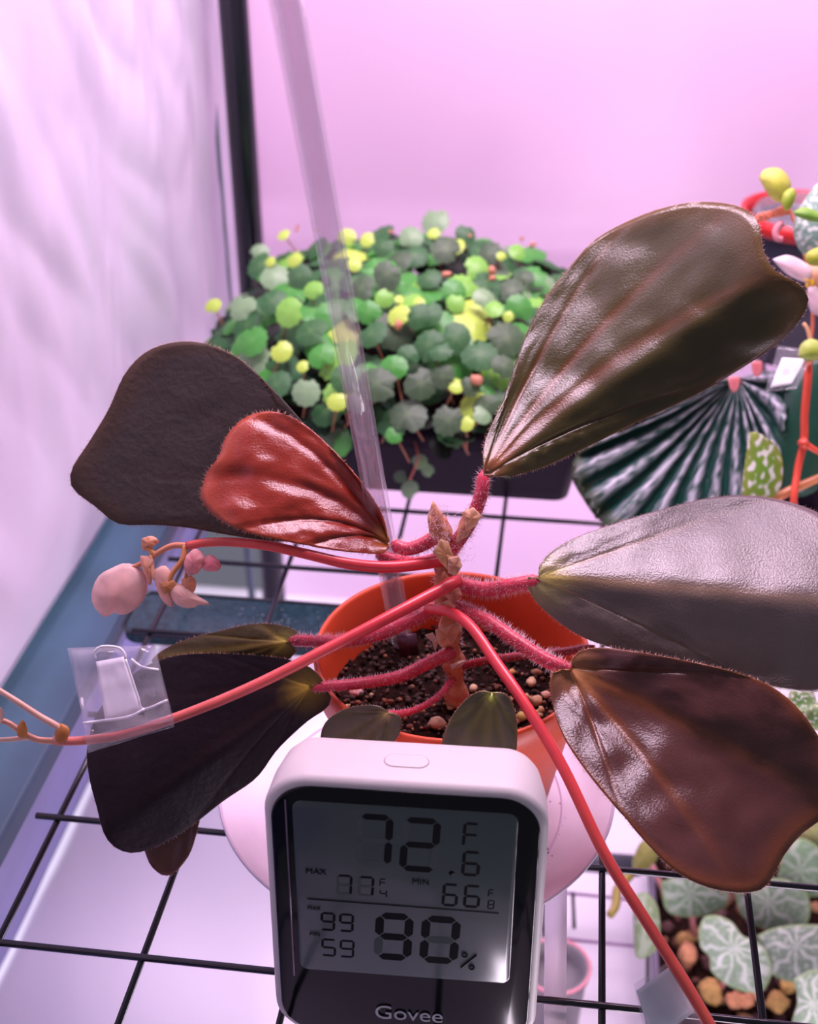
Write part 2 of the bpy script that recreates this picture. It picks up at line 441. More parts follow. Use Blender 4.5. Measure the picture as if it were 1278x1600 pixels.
# ------------------------------------------------------------------ main begonia
PC = Vector((.1435, .0785, .0016))
bg = thing('potted_begonia', 'large begonia with glossy dark paddle leaves and hairy pink stalks in the small orange pot', 'potted plant', PC)
m_pot = mat('orange_plastic', (.76, .10, .035), .42, noise_s=30, noise_a=.06, transl=.25)
ZR = .074
MB().lathe([(0, 0), (.0325, 0), (.0335, .001), (.0445, ZR - .014), (.0462, ZR - .014), (.0472, ZR - .001), (.0468, ZR), (.0458, ZR), (.0452, ZR - .001), (.0440, ZR - .014), (.0325, .003), (0, .003)],
           PC, 96).build('pot', m_pot, bg)
# soil
def soil_disc(c, R, z, amp, n=44, rings=22):
    vs = [];
    for r in range(rings + 1):
        for j in range(n * 2):
            a = math.pi * j / n; q = Vector((c.x + R * r / rings * math.cos(a), c.y + R * r / rings * math.sin(a), 0))
            h = amp * (noise.noise(q * 160) + .6 * noise.noise(q * 420)) - .25 * R * 0
            vs.append((q.x, q.y, z + h))
    N = 2 * n
    return vs, [(r * N + j, r * N + (j + 1) % N, (r + 1) * N + (j + 1) % N, (r + 1) * N + j) for r in range(rings) for j in range(N)]
m_soil = mat('dark_soil', (.010, .005, .004), .9, spec=.08, col2=(.026, .009, .006), noise_s=350, bump_s=700, bump_a=1)
m_grit = mat('grit', attr=True, rough=.8, noise_s=300, noise_a=.3)
b = MB(); SZ = .053
b.add(*soil_disc(PC, .0425, SZ, .0016)); soil = b.build('soil', m_soil, bg, kind='stuff')
b = MB()
for k in range(900):
    a = random.uniform(0, 6.283); r = .0415 * math.sqrt(random.random())
    x, y = PC.x + r * math.cos(a), PC.y + r * math.sin(a)
    front = (y < PC.y - .002)
    pal = random.random()
    c = (.035, .014, .010) if pal < (.55 if front else .8) else random.choice(((.20, .06, .03), (.32, .13, .06), (.12, .04, .02), (.45, .30, .16) if front else (.1, .03, .02), (.07, .02, .02)))
    b.rock((x, y, SZ + random.uniform(0, .002)), random.uniform(.0005, .0014), 1, c)
b.build('grit', m_grit, bg, kind='stuff')
for px, py, r, c in ((565, 1138, .0026, (.75, .25, .04)), (375 * 0 + 556, 1080, .0024, (.85, .45, .42)), (683, 1130, .003, (.62, .40, .26)), (740, 1075, .0020, (.6, .4, .25)),
                     (830, 1065, .0022, (.75, .50, .30)), (838, 1095, .0024, (.60, .36, .20)), (815, 1120, .0024, (.5, .35, .1)), (853, 1085, .0018, (.7, .42, .3)),
                     (800, 1050, .0016, (.6, .3, .1)), (845, 1110, .0018, (.5, .3, .14)), (640, 1050, .0018, (.35, .12, .06)), (705, 1100, .0019, (.4, .2, .1)), (600, 1120, .0019, (.45, .16, .05)),
                     (560, 950, .0020, (.20, .10, .05)), (822, 1090, .0019, (.7, .45, .2)), (838, 1050, .0018, (.45, .22, .12))):
    p = PZ(px, py, SZ + .0018)
    MB().rock(p, r, 2, c).build('pebble', m_grit, bg)
for k in range(46):
    a = random.uniform(-2.6, .1); r = .040 * math.sqrt(random.uniform(.2, 1))
    p = (PC.x + r * math.cos(a), PC.y + r * math.sin(a), SZ + .0015)
    MB().rock(p, random.uniform(.0008, .0015), 1, random.choice(((.5, .28, .14), (.38, .14, .06), (.6, .42, .28), (.2, .07, .04)))).build('pebble', m_grit, bg)

# stem
m_stem = mat('scaly_stem', (.50, .14, .09), .55, noise_s=260, noise_a=.45, bump_s=500, bump_a=.8, col2=(.62, .30, .15))
sp = [(714, 1100, .452), (712, 1060, .449), (706, 1010, .444), (700, 960, .437), (694, 915, .430), (696, 870, .424), (690, 835, .420), (688, 808, .418)]
q = spline(sp, 40); w3 = [P(a.x, a.y, a.z) for a in q]
stem = MB().tube(w3, [.0036 + .0009 * math.sin(i * .9) - .00002 * i for i in range(41)], 14).build('stem', m_stem, bg)
h = MB()
for i in range(40):
    for k in range(22):
        t = (w3[i + 1] - w3[i]).normalized(); u = t.orthogonal().normalized(); v = t.cross(u); th = random.uniform(0, 6.283)
        d = u * math.cos(th) + v * math.sin(th); h.hair(w3[i] + d * .0034, d + Vector([random.uniform(-.4, .4) for _ in range(3)]), random.uniform(.001, .0022), .00006)
h.build('stem_hair', m_hairp, stem, kind='stuff')
ST = [([(672, 838), (668, 810), (676, 782), (690, 800), (700, 835), (690, 850)], .414, (.62, .24, .10), (.80, .50, .30)),
      ([(712, 850), (718, 815), (728, 795), (748, 800), (742, 815), (730, 838)], .413, (.85, .42, .24), (.85, .55, .35)),
      ([(722, 800), (740, 793), (752, 806), (742, 822), (728, 830)], .411, (.90, .55, .32), (.90, .62, .42)),
      ([(676, 862), (688, 842), (700, 846), (712, 880), (704, 894), (690, 880)], .412, (.80, .46, .18), (.90, .62, .36)),
      ([(700, 872), (716, 868), (722, 885), (712, 900), (700, 895)], .411, (.80, .42, .26), (.88, .58, .40)),
      ([(680, 900), (694, 892), (706, 908), (694, 926), (678, 920)], .420, (.78, .32, .20), (.85, .5, .32)),
      ([(676, 946), (700, 938), (712, 946), (706, 962), (688, 960)], .424, (.80, .42, .24), (.92, .68, .50)),
      ([(680, 984), (712, 974), (718, 986), (708, 1006), (690, 1012), (682, 1002)], .430, (.80, .38, .18), (.92, .66, .48)),
      ([(664, 992), (676, 988), (684, 1002), (680, 1018), (676, 1002)], .430, (.85, .62, .50), (.92, .74, .62)),
      ([(702, 1040), (716, 1034), (728, 1032), (720, 1042), (706, 1046)], .434, (.85, .6, .5), (.9, .7, .6)),
      ([(690, 925), (716, 915), (722, 930), (708, 944)], .421, (.72, .26, .18), (.8, .4, .3))]
for o_, d, a, c in ST:
    patch('stipule', stem, o_, d, m_tissue, mix(a, (.55, .10, .05), .35), mix(c, (.75, .30, .16), .3), bulge=.0008, n=26, rings=5, spl=False, wav=.0014)
h = MB()
for k in range(170):
    x = random.uniform(668, 704); y = random.uniform(790, 850)
    h.hair(P(x, y, .412), RM @ Vector((random.uniform(-1, 1), random.uniform(-.2, 1), random.uniform(-.2, .6))), random.uniform(.0014, .0034), .00006)
for k in range(110):
    x = random.uniform(706, 745); y = random.uniform(800, 880)
    h.hair(P(x, y, .412), RM @ Vector((random.uniform(-1, 1), random.uniform(-.6, .8), random.uniform(-.2, .6))), random.uniform(.001, .0026), .00006)
h.build('bud_hair', m_hairp, stem, kind='stuff')

YB = (.75, .62, .12)
# L1 big grey-brown back left
l1 = leaf('leaf', bg, (598, 848), [(560, 792), (505, 712), (440, 645), (415, 600), (365, 555), (300, 534), (238, 545), (197, 582), (170, 640), (140, 690), (115, 728)],
     [(520, 850), (430, 845), (370, 838), (290, 824), (240, 820), (185, 818), (150, 792), (118, 768)], (110, 750), [(480, 790), (360, 750), (250, 745), (170, 750)],
     .430, .445, kA=.004, kB=-.002, arch=-.004, veins=(-.5, -.22, 0, .4), va=.0005, c0=(.058, .045, .040), cv=(.045, .028, .024), ce=(.075, .040, .022), cb=(.3, .12, .05), m=m_leafm,
     curlB=.012, label='broad grey-brown leaf at the back left with a curled tip')
# L2 red glossy
l2 = leaf('leaf', bg, (608, 846), [(592, 795), (552, 738), (500, 685), (460, 654), (420, 643), (382, 654), (354, 682), (343, 712), (326, 735)],
     [(600, 864), (545, 862), (480, 852), (420, 840), (370, 826), (335, 806), (314, 778)], (320, 750), [(596, 829), (520, 785), (462, 752), (400, 738)],
     .417, .417, kA=.014, kB=-.005, arch=-.005, veins=(-.55, -.28, 0, .30, .62), va=.0030, puck=.0016, c0=(.26, .028, .014), cv=(.17, .012, .008), ce=(.40, .07, .03), cb=(.45, .22, .04), hl=.0016,
     label='smaller glossy red leaf in front of the grey-brown one')
# L3 tall olive
l3 = leaf('leaf', bg, (757, 742), [(755, 700), (775, 650), (800, 600), (820, 530), (850, 470), (880, 430), (930, 375), (1000, 338), (1060, 320), (1110, 316), (1160, 325), (1185, 348), (1192, 390)],
     [(800, 744), (860, 725), (930, 692), (1000, 657), (1080, 620), (1150, 580), (1210, 540), (1245, 505), (1263, 470), (1250, 445)], (1212, 424), [(830, 668), (920, 595), (1020, 520), (1120, 462)],
     .415, .416, kA=.031, kB=.012, arch=.012, veins=(-.40, -.17, 0, .4), va=.0021, puck=.0014, c0=(.058, .046, .013), cv=(.15, .040, .012), ce=(.14, .070, .018), cb=(.45, .16, .06),
     label='tall olive-brown leaf with notched tip and a shiny left half')
# L4 right
l4 = leaf('leaf', bg, (842, 903), [(846, 878), (880, 850), (950, 822), (1040, 795), (1120, 777), (1200, 778), (1278, 802), (1340, 850), (1385, 910)],
     [(822, 905), (835, 937), (870, 970), (920, 1000), (1000, 1025), (1080, 1045), (1160, 1062), (1230, 1078), (1290, 1078), (1350, 1040)], (1400, 960), [(910, 900), (1000, 906), (1100, 922), (1250, 950)],
     .415, .411, kA=.033, kB=.004, arch=-.001, m=m_leafs, veins=(-.4, 0, .4), va=.0012, puck=.001, c0=(.095, .060, .050), cv=(.22, .12, .05), ce=(.13, .06, .04), cb=YB,
     label='leaf at right with a silvery pink upper half')
# L5 lower right
l5 = leaf('leaf', bg, (893, 1046), [(862, 1052), (862, 1095), (880, 1150), (920, 1210), (970, 1270), (1020, 1328), (1060, 1364), (1110, 1388), (1165, 1395), (1197, 1384), (1222, 1340), (1250, 1305)],
     [(898, 1022), (932, 1012), (990, 1018), (1060, 1030), (1140, 1048), (1200, 1070), (1245, 1105), (1278, 1150), (1305, 1200)], (1300, 1262), [(960, 1080), (1049, 1120), (1160, 1175), (1240, 1220)],
     .405, .398, kA=-.027, kB=.004, arch=-.009, veins=(-.6, -.28, 0, .45), va=.0022, puck=.0015, c0=(.085, .030, .026), cv=(.20, .06, .02), ce=(.20, .055, .012), cb=(.8, .36, .12),
     label='brown leaf at lower right with a rusty edge')
# L6 olive strip
l6 = leaf('leaf', bg, (446, 1004), [(474, 1004), (462, 986), (430, 976), (390, 976), (345, 986), (300, 997), (262, 1012)],
     [(462, 1018), (430, 1042), (370, 1050), (300, 1048), (262, 1040)], (236, 1034), [(400, 1010), (340, 1018), (290, 1026)],
     .437, .440, kA=.006, kB=.004, c0=(.070, .052, .020), cv=(.28, .20, .05), ce=(.09, .05, .02), cb=YB, m=m_leafm, hl=.0012, label='narrow olive leaf behind the near-black one')
# L7 near black
l7 = leaf('leaf', bg, (482, 1074), [(505, 1066), (486, 1044), (455, 1032), (420, 1026), (360, 1022), (300, 1022), (249, 1032), (200, 1060), (155, 1110), (137, 1165), (140, 1215), (152, 1262)],
     [(514, 1080), (512, 1104), (478, 1128), (432, 1172), (400, 1215), (350, 1250), (312, 1280), (280, 1303), (240, 1324), (205, 1332), (178, 1322)], (162, 1300), [(400, 1118), (310, 1180), (220, 1250)],
     .416, .418, kA=.005, kB=.012, arch=-.004, curlA=.006, veins=(-.66, -.33, 0, .33, .66), va=.0008, c0=(.017, .009, .014), cv=(.030, .013, .014), ce=(.018, .008, .012), cb=(.60, .40, .06), hl=.0010,
     m=m_leafm, label='near-black leaf at lower left')
# L8, L9 dropping behind the meter; L10 below
yf = .030
def dY(x, y, yy): return (PY(x, y, yy) - CAMLOC).dot(RM @ Vector((0, 0, -1)))
leaf('leaf', bg, (606, 1113), [(626, 1122), (622, 1150), (590, 1185), (550, 1215)], [(590, 1103), (560, 1103), (528, 1113), (505, 1135), (500, 1175)], (510, 1220), [(580, 1140), (545, 1180)],
     dY(606, 1113, .036), dY(510, 1220, .019), c0=(.06, .045, .025), cv=(.10, .07, .03), cb=(.5, .35, .1), hl=.0008, n=20, mm=8, label='small olive leaf behind the meter, left')
leaf('leaf', bg, (768, 1083), [(790, 1084), (803, 1105), (808, 1145), (800, 1190)], [(748, 1080), (722, 1098), (700, 1130), (690, 1170), (705, 1205)], (750, 1235), [(765, 1120), (758, 1180)],
     dY(768, 1083, .033), dY(750, 1235, .018), arch=-.002, c0=(.060, .052, .024), cv=(.12, .10, .03), cb=(.55, .60, .10), ce=(.16, .08, .03), hl=.0006, n=20, mm=8, label='small olive leaf behind the meter, right')
leaf('leaf', bg, (318, 1240), [(310, 1290), (296, 1335), (275, 1362)], [(240, 1250), (222, 1300), (232, 1345), (248, 1364)], (262, 1368), [(285, 1290), (265, 1335)],
     .432, .434, c0=(.085, .028, .022), cv=(.13, .05, .03), ce=(.12, .04, .03), hl=.0006, n=20, mm=8, label='reddish leaf tip under the near-black leaf')

petiole(l2, [(612, 849, .419), (635, 858, .417), (662, 850, .417), (690, 832, .418)], (.0021, .0024), hl=.0022)
petiole(l1, [(588, 866, .434), (620, 876, .432), (655, 880, .427), (688, 872, .424)], (.0021, .0022), hair=.6)
petiole(l3, [(757, 734, .417), (751, 775, .416), (735, 815, .417), (712, 850, .420), (700, 868, .424)], (.0022, .0024), hl=.0022)
petiole(l4, [(846, 904, .4165), (836, 908, .417), (800, 915, .418), (755, 921, .422), (705, 910, .428)], (.0024, .0026), hl=.0025, hair=1.2)
petiole(l5, [(897, 1048, .4065), (884, 1044, .407), (850, 1030, .408), (805, 1000, .412), (755, 965, .420), (700, 942, .432)], (.0024, .0020), hl=.0022, hair=1.2)
petiole(l6, [(442, 1004, .439), (462, 1001, .438), (530, 1002, .432), (595, 990, .430), (640, 970, .430), (690, 945, .434)], (.0020, .0022))
petiole(l7, [(478, 1075, .4185), (500, 1073, .4175), (560, 1068, .420), (620, 1058, .426), (665, 1038, .432), (705, 1020, .442)], (.0017, .0022), hair=.8, hl=.0014)
p8 = petiole(bg, [(600, 1116, dY(600, 1116, .036)), (640, 1112, .420), (680, 1092, .434), (708, 1062, .446)], (.0011, .0012), hair=.35, hl=.0012)
petiole(bg, [(930, 1010, .428), (880, 1018, .430), (820, 1024, .432), (760, 1032, .438), (710, 1044, .448)], (.0014, .0014), hair=.3, hl=.0012, m=mat('dark_red_petiole', (.28, .02, .03), .4))

# flower stalks
RED = (.72, .045, .060)
def stalk(pts, r, cols, n=50):
    q = spline(pts, n); w3 = [P(a.x, a.y, a.z) for a in q]
    cc = [mix(cols[0], cols[1], max(0, i / n * 1.3 - .3)) for i in range(n + 1)]
    return MB().tube(w3, [r[0] + (r[1] - r[0]) * i / n for i in range(n + 1)], 12, cols=cc).build('flower_stalk', m_stalk, bg)
def twig(parent, pts, r, c, n=16, name='branch'):
    q = spline(pts, n); w3 = [P(a.x, a.y, a.z) for a in q]
    return MB().tube(w3, [r * (1 - .25 * i / n) for i in range(n + 1)], 8, cols=[c] * (n + 1)).build(name, m_stalk, parent)
s1 = stalk([(690, 876, .420), (650, 882, .416), (600, 886, .413), (540, 880, .412), (480, 866, .412), (420, 853, .413), (360, 847, .415), (320, 848, .416), (292, 853, .417)], (.0021, .0014), (RED, (.72, .10, .08)))
s2 = stalk([(716, 906, .418), (680, 926, .413), (600, 968, .406), (500, 1020, .399), (400, 1070, .393), (300, 1112, .388), (200, 1146, .385), (130, 1157, .383), (86, 1158, .383)], (.0021, .0013), (RED, (.72, .20, .16)))
s3 = stalk([(668, 952, .428), (700, 955, .420), (735, 978, .412), (775, 1035, .403), (820, 1100, .394), (880, 1200, .385), (945, 1335, .376), (1010, 1440, .371), (1070, 1535, .367), (1115, 1612, .364)], (.0018, .0017), (RED, (.62, .10, .07)))
TAN = (.62, .25, .09); PK = (.90, .62, .56); PK2 = (.92, .42, .38)
twig(s2, [(86, 1157, .383), (95, 1140, .382), (60, 1118, .381), (25, 1095, .380), (-15, 1070, .380)], .0011, (.78, .42, .33))
twig(s2, [(90, 1158, .383), (60, 1156, .383), (35, 1145, .382), (10, 1128, .382), (-20, 1125, .382)], .0010, (.74, .32, .22))
twig(s2, [(45, 1152, .383), (20, 1155, .383), (-20, 1157, .383)], .0008, (.80, .48, .38))
patch('bract', s2, [(96, 1130), (108, 1138), (104, 1156), (90, 1160), (86, 1145)], .3815, m_tissue, (.60, .22, .06), (.7, .3, .1), bulge=.0008, n=16, rings=3)
patch('bract', s2, [(28, 1135), (36, 1125), (42, 1140), (40, 1152), (28, 1150)], .3810, m_tissue, (.60, .26, .06), (.7, .3, .1), bulge=.0008, n=16, rings=3)
patch('petal', s2, [(-14, 1108), (0, 1104), (6, 1118), (0, 1130), (-14, 1132)], .3805, m_tissue, PK, PK, bulge=.0008, n=16, rings=3)
twig(s1, [(295, 853, .417), (268, 853, .418), (240, 868, .419), (214, 884, .420), (200, 886, .420)], .0011, (.70, .26, .14))
twig(s1, [(290, 853, .417), (285, 875, .416), (270, 895, .416), (262, 915, .416)], .0011, TAN)
twig(s1, [(286, 862, .417), (292, 885, .416), (290, 905, .416)], .0008, TAN)
twig(s1, [(236, 868, .419), (240, 900, .418), (256, 912, .417)], .0009, (.75, .34, .2))
twig(s1, [(240, 866, .419), (230, 852, .419), (232, 842, .419)], .0010, TAN)
def petal(o_, d, a=PK, c=PK2, bu=.002, **k): return patch('petal', s1, o_, d, m_tissue, a, c, bulge=bu, n=26, rings=5, thick=.0005, wav=.0008, **k)
petal([(212, 884), (228, 900), (229, 925), (218, 945), (200, 958), (185, 960), (176, 955), (168, 965), (156, 958), (146, 945), (144, 925), (155, 900), (175, 888), (195, 880)], .4200, (.88, .56, .50), (.93, .66, .62), .003)
petal([(222, 842), (236, 838), (248, 845), (240, 853), (228, 860), (222, 856)], .419, (.82, .36, .20), (.85, .45, .30), .001)
petal([(220, 868), (240, 872), (236, 892), (236, 915), (228, 900), (222, 885)], .4185, (.85, .42, .26), (.90, .5, .4), .001)
petal([(242, 890), (258, 884), (268, 900), (262, 925), (272, 948), (256, 940), (244, 915)], .4170, (.90, .48, .40), (.92, .6, .5), .0015)
petal([(262, 912), (288, 914), (306, 930), (328, 944), (312, 944), (298, 950), (278, 945), (266, 930)], .4160, (.92, .58, .50), (.93, .68, .60), .0015)
petal([(292, 868), (305, 858), (318, 868), (316, 885), (305, 897), (292, 896), (288, 882)], .4150, (.88, .34, .36), (.92, .5, .5), .002)
petal([(316, 872), (330, 868), (344, 880), (342, 890), (328, 892), (318, 888)], .4155, (.88, .28, .34), (.92, .46, .48), .0015)
petal([(284, 905), (298, 900), (306, 910), (302, 925), (288, 922)], .4158, (.80, .34, .18), (.85, .45, .3), .001)
petal([(252, 905), (270, 905), (276, 920), (262, 930), (250, 920)], .4160, (.70, .28, .10), (.8, .4, .2), .001)

# ------------------------------------------------------------------ clear tube
m_tube = clear('clear_acrylic', (.98, .96, .98), .34, .06, .11)
t0 = P(628, 1000, .480); t1 = P(436, -60, .285)
ct = thing('clear_tube', 'clear hollow acrylic tube leaning out of the orange pot soil', 'tube', t0)
ax = (t1 - t0).normalized(); u = ax.orthogonal().normalized(); v = ax.cross(u)
b = MB(); SEG = 40
vs = []; prof = [(0, .0040), (1, .0040), (1, .0029), (0, .0029)]
for k, r in prof:
    c = t0.lerp(t1, k)
    for j in range(SEG): a = 6.28319 * j / SEG; vs.append(c + (u * math.cos(a) + v * math.sin(a)) * r)
fs = [(i * SEG + j, i * SEG + (j + 1) % SEG, ((i + 1) % 4) * SEG + (j + 1) % SEG, ((i + 1) % 4) * SEG + j) for i in range(4) for j in range(SEG)]
b.add(vs, fs).build('tube_wall', m_tube, ct, recalc=True)
b = MB(); c = P(636, 1008, .470); 
b.add([P(621, 992, .462), (P(650, 990, .462)), P(655, 1022, .464), P(625, 1026, .464)], [(0, 1, 2, 3)]).build('end_plug', mat('plug', (.05, .015, .03), .3), ct, thick=.0016)

# ------------------------------------------------------------------ stalk tags
m_film = clear('clear_film', (.96, .95, .98), .22, .08, .10, bump=.35, bs=90)
m_paper = mat('white_paper', (.86, .84, .86), .7, noise_s=20, noise_a=.03)
m_paperg = mat('grey_paper', (.58, .68, .66), .6)
def flat(name, parent, corners, m, thick=.0003, nx=10, wav=0, **tg):
    c = [Vector(q) for q in corners]; vs = []
    for j in range(nx + 1):
        for i in range(nx + 1):
            a = c[0].lerp(c[1], i / nx); b_ = c[3].lerp(c[2], i / nx); q = a.lerp(b_, j / nx)
            vs.append(P(q.x, q.y, q.z + wav * noise.noise(Vector((i * .45, j * .45, c[0].x)))))
    W = nx + 1
    return MB().add(vs, [(j * W + i, j * W + i + 1, (j + 1) * W + i + 1, (j + 1) * W + i) for j in range(nx) for i in range(nx)]).build(name, m, parent, thick=thick, **tg)
tg1 = thing('stalk_tag', 'clear folded film tag with blank white slip on the lower left flower stalk', 'tag', P(190, 1150, .384))
flat('film', tg1, [(105, 1013, .392), (242, 1008, .388), (271, 1125, .3815), (136, 1150, .3790)], m_film, wav=.004)
flat('film', tg1, [(112, 1016, .396), (240, 1009, .392), (270, 1132, .389), (138, 1174, .390)], m_film, wav=.003)
flat('film_fold', tg1, [(134, 1152, .3795), (270, 1116, .3790), (272, 1135, .3800), (137, 1176, .3810)], m_film, wav=.001)
flat('paper_slip', tg1, [(150, 1034, .3925), (193, 1026, .3920), (222, 1112, .3870), (165, 1128, .3870)], m_paper, wav=.0003)
m_glint = mat('film_edge', (.95, .93, .97), .15, coat=1)
for a_, d_ in (([(150, 1030), (148, 1018), (160, 1010), (185, 1012), (195, 1022), (196, 1030)], .3875), ([(196, 1030), (206, 1060), (216, 1090), (224, 1108), (262, 1094)], .3835), ([(130, 1130), (160, 1126), (200, 1120), (226, 1108)], .3818), ([(205, 1030), (222, 1042), (248, 1047)], .3855)):
    q = spline([(x, y, d_) for x, y in a_], 20); MB().tube([P(k.x, k.y, k.z) for k in q], .00042, 6).build('film_crease', m_glint, tg1)
tg2 = thing('stalk_tag', 'grey-green slip in film on the right flower stalk near the bottom edge', 'tag', P(1060, 1540, .370))
flat('film', tg2, [(990, 1538, .3745), (1040, 1505, .3740), (1100, 1600, .3680), (1010, 1625, .3700)], m_film, wav=.001)
flat('paper_slip', tg2, [(994, 1548, .3750), (1044, 1512, .3745), (1086, 1580, .3705), (1020, 1630, .3710)], m_paperg)

# ------------------------------------------------------------------ hygrometer
hx, hy, hyaw, htilt, hw, hh, ht = .1398, -.0215, .0374, .0713, .0790, .0990, .0245
hg = thing('thermometer', 'white rounded digital thermometer hygrometer with black front standing before the orange pot', 'thermometer', (hx, hy, .0009))
Rz = Matrix.Rotation(hyaw, 3, 'Z'); Rx = Matrix.Rotation(-htilt, 3, 'X')
def H(x, y, z): return Rz @ (Rx @ Vector((x, y, z))) + Vector((hx, hy, .0009))
def rbody(b, W0, H0, z0, r, layers, n=10, mi=0, capf=True, capb=True):
    """rounded rectangle loops: layers = [(y, inset)]"""
    vs = []; 
    for y, ins in layers:
        o = rrect(-W0 / 2 + ins, z0 + ins, W0 / 2 - ins, z0 + H0 - ins, max(.0005, r - ins), n)
        vs += [H(x, y, z) for x, z in o]
    N = 4 * (n + 1); k = len(layers)
    fs = [(i * N + j, i * N + (j + 1) % N, (i + 1) * N + (j + 1) % N, (i + 1) * N + j) for i in range(k - 1) for j in range(N)]
    if capf: fs.append(tuple(range(N))[::-1])
    if capb: fs.append(tuple((k - 1) * N + j for j in range(N)))
    return b.add(vs, fs)
m_white = mat('white_plastic', (.64, .58, .58), .45, spec=.4)
m_bez = mat('black_gloss', (.002, .002, .003), .12, spec=.3)
rbody(MB(), hw, hh, 0, .013, [(.0000, .0022), (.0004, .0012), (.0012, .0004), (.0025, 0), (ht * .5, .0006), (ht - .004, .0022), (ht - .0015, .0034), (ht, .0060)]).build('case', m_white, hg)
rbody(MB(), hw - .0046, hh - .0046, .0023, .0115, [(-.0006, .0006), (-.0003, 0), (.0004, 0)]).build('bezel', m_bez, hg)
SW, SHH, SZ0 = .0620, .0635, .0285      # screen
# recessed rim of the screen window
def lcd_mat():
    m = bpy.data.materials.new('lcd'); m.use_nodes = True; b = m.node_tree.nodes['Principled BSDF']
    b.inputs['Base Color'].default_value = (.062, .080, .080, 1); b.inputs['Roughness'].default_value = .18; b.inputs['Specular IOR Level'].default_value = .6
    return m
rbody(MB(), SW, SHH, SZ0, .0028, [(-.0011, .0003), (-.0009, 0), (-.0004, 0)]).build('display', lcd_mat(), hg)
m_seg = mat('segment_ink', (.004, .005, .007), .6, spec=.08); m_ghost = mat('ghost_segment', (.0575, .0745, .0745), .3)
disp = [o for o in COL.objects if o.name == 'display'][0]
SEGS = {'0': 'abcdef', '1': 'bc', '2': 'abged', '3': 'abgcd', '4': 'fgbc', '5': 'afgcd', '6': 'afgedc', '7': 'abc', '8': 'abcdefg', '9': 'abcdfg', 'F': 'aefg'}
def digit(ch, x, z, w, h, t, ghost=False):
    """x, z lower left corner in face coordinates"""
    on = SEGS[ch]; b = MB(); g = MB(); sl = .05
    def sg(bb, pts):
        vs = [H(px + (pz - z) * sl, -.00114, pz) for px, pz in pts] + [H(px + (pz - z) * sl, -.0011, pz) for px, pz in pts]; n = len(pts)
        bb.add(vs, [tuple(range(n)), tuple(range(n, 2 * n))[::-1]] + [(i, (i + 1) % n, n + (i + 1) % n, n + i) for i in range(n)])
    k = t * .5; e = t * .12
    def hor(zc): return [(x + k + e, zc), (x + t + e, zc + k), (x + w - t - e, zc + k), (x + w - k - e, zc), (x + w - t - e, zc - k), (x + t + e, zc - k)]
    def ver(xc, z0, z1): return [(xc, z0 + e), (xc + k, z0 + k + e), (xc + k, z1 - k - e), (xc, z1 - e), (xc - k, z1 - k - e), (xc - k, z0 + k + e)]
    mz = z + h / 2
    G = {'a': hor(z + h - k), 'g': hor(mz), 'd': hor(z + k), 'f': ver(x + k, mz, z + h - k), 'b': ver(x + w - k, mz, z + h - k), 'e': ver(x + k, z + k, mz), 'c': ver(x + w - k, z + k, mz)}
    for s_, p_ in G.items(): sg(b if s_ in on else g, p_)
    b.build('digit', m_seg, disp, smooth=False)
    if ghost and g.v: g.build('ghost_segments', m_ghost, disp, smooth=False)
def fx(u): return -SW / 2 + u * SW
def fz(v): return SZ0 + SHH * (1 - v)
# u,v fractions of the screen from its top left
digit('7', fx(.275), fz(.34), .0102, .0188, .0021, True); digit('2', fx(.475), fz(.355), .0108, .0195, .0021, True)
digit('F', fx(.755), fz(.195), .0046, .0088, .0009); digit('6', fx(.755), fz(.36), .0052, .0092, .0010)
b = MB(); b.tube([H(fx(.715), -.00125, fz(.350)), H(fx(.715), -.0011, fz(.350))], .0008, 12).build('decimal_point', m_seg, disp)
digit('7', fx(.185), fz(.52), .0046, .0076, .0008, True); digit('7', fx(.285), fz(.52), .0046, .0076, .0008, True)
digit('F', fx(.385), fz(.455), .0020, .0030, .0004); digit('4', fx(.385), fz(.52), .0022, .0030, .0004)
digit('6', fx(.670), fz(.545), .0046, .0086, .0009); digit('6', fx(.768), fz(.545), .0048, .0086, .0009)
digit('F', fx(.880), fz(.475), .0018, .0030, .0004); digit('8', fx(.880), fz(.545), .0020, .0034, .0004)
b = MB(); b.add([H(fx(.05), -.00125, fz(.553)), H(fx(.935), -.00125, fz(.561)), H(fx(.935), -.00125, fz(.568)), H(fx(.05), -.00125, fz(.560))], [(0, 3, 2, 1)]).build('divider_line', m_seg, disp, smooth=False)
digit('9', fx(.105), fz(.745), .0044, .0072, .0008); digit('9', fx(.192), fz(.745), .0044, .0072, .0008)
digit('5', fx(.105), fz(.905), .0044, .0070, .0007); digit('9', fx(.192), fz(.905), .0044, .0070, .0007)
digit('9', fx(.355), fz(.90), .0110, .0185, .0025, True); digit('0', fx(.570), fz(.90), .0112, .0185, .0025, True)
b = MB(); b.tube([H(fx(.77), -.0012, fz(.915)), H(fx(.84), -.0012, fz(.83))], .00025, 6)
for uu, vv in ((.785, .835), (.82, .91)):
    b.tube([H(fx(uu) + .0008 * math.cos(a), -.0012, fz(vv) + .0008 * math.sin(a)) for a in [k * .5236 for k in range(13)]], .0002, 5, caps=False)
b.build('percent_sign', m_seg, disp)
